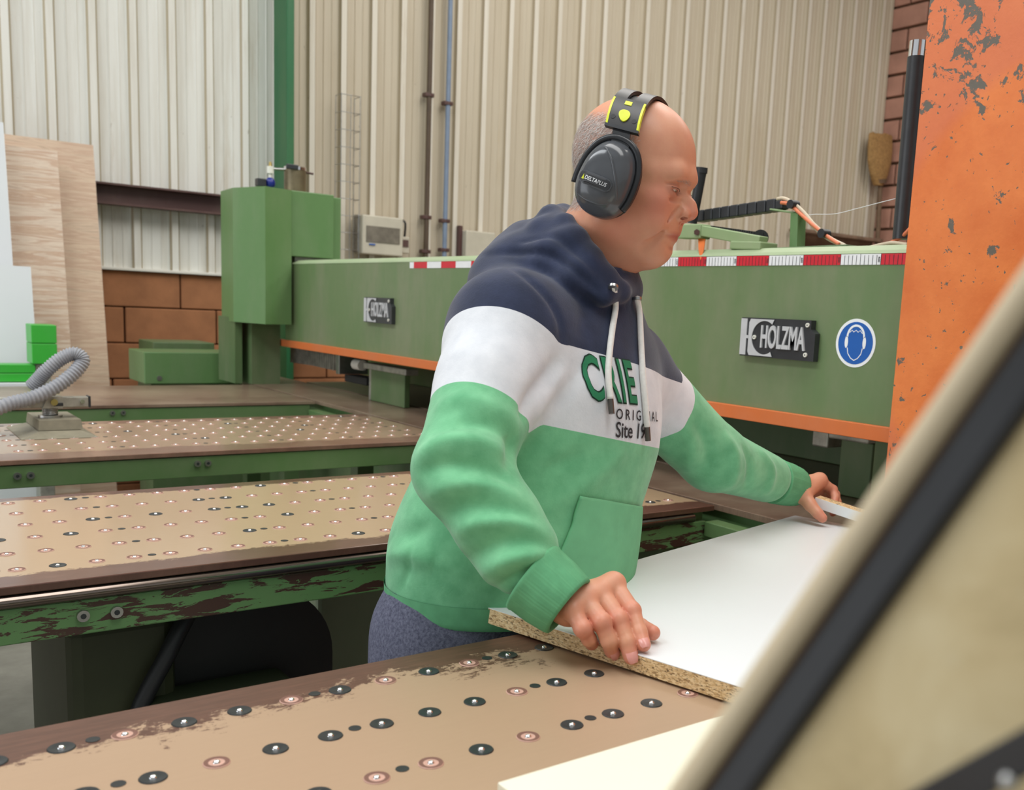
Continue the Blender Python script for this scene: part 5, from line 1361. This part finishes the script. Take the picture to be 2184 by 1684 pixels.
# ================================================================== EAR DEFENDERS
ea = empty('ear_defenders', HW((0,0,-.06)), 'dark grey ear defenders with yellow trim worn over the bald head', 'ear defenders')
m_cup = plain('cup_grey', srgb(80,83,88), .16, 0, .05, 10); m_cupd = plain('yoke_dark', (.02,.022,.026,1), .32, 0, .1, 20)
m_yel = plain('trim_yellow', srgb(214,222,40), .4, 0, .03, 20); m_foam = plain('cushion_black', (.015,.015,.017,1), .6)
def supr(t, n): c, s_ = math.cos(t), math.sin(t); return math.copysign(abs(c)**(2/n), c), math.copysign(abs(s_)**(2/n), s_)
def cup(side):
    cx, cz, a, b, tilt = .0015, -.0085, .0385, .0510, math.radians(9)
    def P_(x, z, y): 
        X_ = cx+x*math.cos(tilt)+z*math.sin(tilt); Z_ = cz-x*math.sin(tilt)+z*math.cos(tilt)
        return HW((X_, side*y, Z_))
    def loft(prof, n=56, ex=2.35):
        vs = []; fs = []
        for y, k, egg in prof:
            for i in range(n):
                c, s_ = supr(2*math.pi*i/n, ex); vs.append(P_(a*k*c*(1-egg*s_*.5), b*k*s_, y))
        for q in range(len(prof)-1):
            for i in range(n):
                f = (q*n+i, q*n+(i+1)%n, (q+1)*n+(i+1)%n, (q+1)*n+i); fs.append(f if side < 0 else f[::-1])
        fs.append(tuple((len(prof)-1)*n+i for i in range(n))); return MB().add(vs, fs, 0, True)
    loft([(.066,.80,.1),(.068,.93,.1),(.078,.97,.1),(.084,.92,.1)]).build('cushion', m_foam, ea)
    loft([(.083,.955,.12),(.0835,.985,.12),(.0855,.985,.12),(.086,.955,.12)]).build('yellow_line', m_yel, ea)
    loft([(.0855,.94,.12),(.086,1.0,.12),(.094,1.0,.12),(.104,.965,.14),(.112,.90,.16),(.118,.80,.18),(.1225,.66,.2),(.125,.46,.2),(.126,.2,.2)]).build('cup_shell', m_cup, ea)
    # recessed name plate, swoosh ridges
    def outer(x, z):
        k = (abs(x/a)**2.35+abs(z/b)**2.35)**(1/2.35)
        return float(np.interp(k, [0,.2,.46,.66,.80,.90,.965,1.0], [.1262,.126,.125,.1225,.118,.112,.104,.094]))
    def slabpoly(pts, th, lift, mat, name):
        n = len(pts); mx = sum(p[0] for p in pts)/n; mz = sum(p[1] for p in pts)/n; vs = []; fs = []
        for sc_, ex in ((1,-.002),(1,th),(.75,th),(.5,th),(.25,th)):
            for x, z in pts:
                X_ = mx+(x-mx)*sc_; Z_ = mz+(z-mz)*sc_; vs.append(P_(X_, Z_, outer(X_,Z_)+lift+ex))
        for k in range(4):
            for i in range(n): fs.append((k*n+i, k*n+(i+1)%n, (k+1)*n+(i+1)%n, (k+1)*n+i))
        fs.append(tuple(4*n+i for i in range(n)))
        return MB().add(vs, fs).build(name, mat, ea)
    if side < 0:
        def pill(w_, h_, x0, z0, rot, n=10):
            pp = []
            for sgn in (1,-1):
                for i in range(n+1):
                    th = -math.pi/2+math.pi*i/n; pp.append((sgn*(w_/2-h_/2)+sgn*h_/2*math.cos(th), sgn*h_/2*math.sin(th)))
            return [(x0+x*math.cos(rot)-z*math.sin(rot), z0+x*math.sin(rot)+z*math.cos(rot)) for x, z in pp]
        rot = math.radians(3)
        slabpoly(pill(.0490,.0168,-.0035,-.0075,rot), .0030, 0, m_cup, 'plate_rim')
        slabpoly(pill(.0455,.0132,-.0035,-.0075,rot), .0037, 0, m_blackp, 'name_plate')
        for body, x0, mat, sz in (('DELTA', -.0142, m_signw, .0072), ('PLUS', .0046, m_silver, .0072)):
            V, F = text_mesh(body, sz, 0, .00012, 'LEFT', .15, 1.0)
            vs = []
            for v in V:
                x = x0+v.x*.86; z = v.y; X_ = -.0035+x*math.cos(rot)-z*math.sin(rot); Z_ = -.0075+x*math.sin(rot)+z*math.cos(rot)
                vs.append(P_(X_, Z_, outer(X_,Z_)+.0042))
            MB().add(vs, F).build('lettering', mat, ea)
        tri_ = [(-.0188,-.0032),(-.0148,-.0032),(-.0168,.0036)]
        vs = []
        for x, z in tri_:
            X_, Z_ = -.0035+x*math.cos(rot)-z*math.sin(rot), -.0075+x*math.sin(rot)+z*math.cos(rot); vs.append(P_(X_, Z_, outer(X_,Z_)+.0039))
        MB().prism([Vector(v) for v in vs], Vector(HM[1])*-.0004).build('emblem', m_yel, ea)
        ridge = [P_(x, z, outer(x,z)-.0006) for x, z in ((-.012,.036),(.004,.026),(.017,.010),(.026,-.006),(.030,-.018))]
        MB().tube(ridge, .0018, 8).build('shell_ridge', m_cup, ea)
        ridge = [P_(x, z, outer(x,z)-.0008) for x, z in ((-.034,-.020),(-.022,-.031),(-.002,-.034),(.016,-.031),(.026,-.022))]
        MB().tube(ridge, .0016, 8).build('shell_ridge', m_cup, ea)
    # yoke arms round the cup
    pts = []
    for th in np.linspace(math.radians(-28), math.radians(200), 26):
        c, s_ = supr(th, 2.3); pts.append(P_(a*1.07*c*(1-.06*s_), b*1.06*s_, .100))
    P4 = []
    MB().tube(pts, .0048, 10, 0, 2).build('yoke', m_cupd, ea)
    MB().cyl(P_(a*.92,-b*.33,.098), P_(a*1.12,-b*.36,.1), .0042, n=12).build('pivot', m_cupd, ea)
    return P_
for sd_ in (-1, 1): cup(sd_)
def band_pt(phi, x):
    """phi 0 at the top, +-90 deg at the sides; x across the band"""
    y = math.sin(phi)*.1005; zc = .028+.0875*math.cos(phi)
    xc = .011-.024*max(0,math.cos(phi))
    return np.array((xc+x, y, zc))
def strap(p0, p1, xa, xb, th, name, mat, lift=0.0, n=24, bow=0.0):
    vs = []; fs = []
    for i in range(n+1):
        ph = p0+(p1-p0)*i/n; k = math.sin(math.pi*i/n)*bow
        for x in (xa+k, xb+k):
            q = band_pt(ph, x); nrm = np.array((0, math.sin(ph), math.cos(ph)))
            vs += [HW(q+nrm*lift), HW(q+nrm*(lift+th))]
    top = [vs[4*i+k] for i in range(n+1) for k in (1,3)]
    for i in range(n):
        a = 4*i; b = a+4
        fs += [(a,b,b+2,a+2), (a,a+1,b+1,b), (a+2,b+2,b+3,a+3)]
    fs += [(0,2,3,1), (4*n,4*n+1,4*n+3,4*n+2)]
    return MB().add(vs, fs, 0, False).add(top, [(2*i,2*i+1,2*i+3,2*i+2) for i in range(n)], 0, True).build(name, mat, ea)
R_ = math.radians
m_bandp = plain('band_black', (.02,.02,.022,1), .42, 0, .15, 30)
strap(R_(-44), R_(44), -.024, -.006, .0045, 'rear_strap', m_bandp)
strap(R_(-44), R_(44), .006, .024, .0045, 'front_strap', m_bandp)
strap(R_(-46), R_(46), -.022, .022, .002, 'pad', m_foam, -.004)
for sgn in (-1, 1):
    strap(sgn*R_(40), sgn*R_(72), -.0225, .0225, .006, 'slider', m_bandp, 0, 10)
    strap(sgn*R_(42), sgn*R_(71), -.0235, -.0205, .0066, 'yellow_trim', m_yel, 0, 10)
    strap(sgn*R_(42), sgn*R_(71), .0205, .0235, .0066, 'yellow_trim', m_yel, 0, 10)
    strap(sgn*R_(71), sgn*R_(88), -.0125, .0125, .004, 'slider_tongue', m_cupd, 0, 8)
    strap(sgn*R_(70), sgn*R_(72.5), -.024, .024, .0075, 'slider_end', m_cupd, 0, 3)
    pp = []
    for i in range(20):
        t = 2*math.pi*i/20; ph = sgn*R_(60+5.6*math.sin(t)); pp.append(HW(band_pt(ph, .0078*math.cos(t)*(1+.25*math.sin(t)*-1))+np.array((0,math.sin(ph),math.cos(ph)))*.0055))
    nn_ = Vector(HM.T@np.array((0,math.sin(sgn*R_(60)),math.cos(sgn*R_(60)))))
    MB().prism([Vector(p) for p in (pp if sgn < 0 else pp[::-1])], nn_*.0022).build('yellow_button', m_yel, ea)
    strap(sgn*R_(44), sgn*R_(48.5), -.005, .005, .0068, 'yellow_tab', m_yel, 0, 3)
    for dx in (-.015, .015):
        ph = sgn*R_(63); q = HW(band_pt(ph, dx)+np.array((0,math.sin(ph),math.cos(ph)))*.0052); MB().cyl(q, Vector(q)+nn_*.0012, .0035, n=12).build('dimple', m_foam, ea)
# offcut strip held in the far hand
oc = empty('white_offcut_strip', (1.5351, 1.1677, 0.9454), 'short white faced offcut strip held in the far hand', 'offcut')
s0_ = Vector((1.5044, 1.2111, 0.9648)); s1_ = Vector((1.5806, 0.9996, 0.9258)); ds = (s1_-s0_).normalized(); us = Vector((0,0,1)); us = (us-ds*us.dot(ds)).normalized(); ws = ds.cross(us)
MB().obox((s0_+s1_)/2, ds, us, ws, ((s1_-s0_).length/2, .0095, .014), 0, .0005).build('core', m_chip, oc)
fsgn = -1 if ws.dot(Vector(HM[0])) < 0 else 1
MB().obox((s0_+s1_)/2-ws*.0145*(1 if ws.dot(cF) > 0 else -1), ds, us, ws, ((s1_-s0_).length/2, .0095, .0006), 0).build('white_face', m_mel, oc)
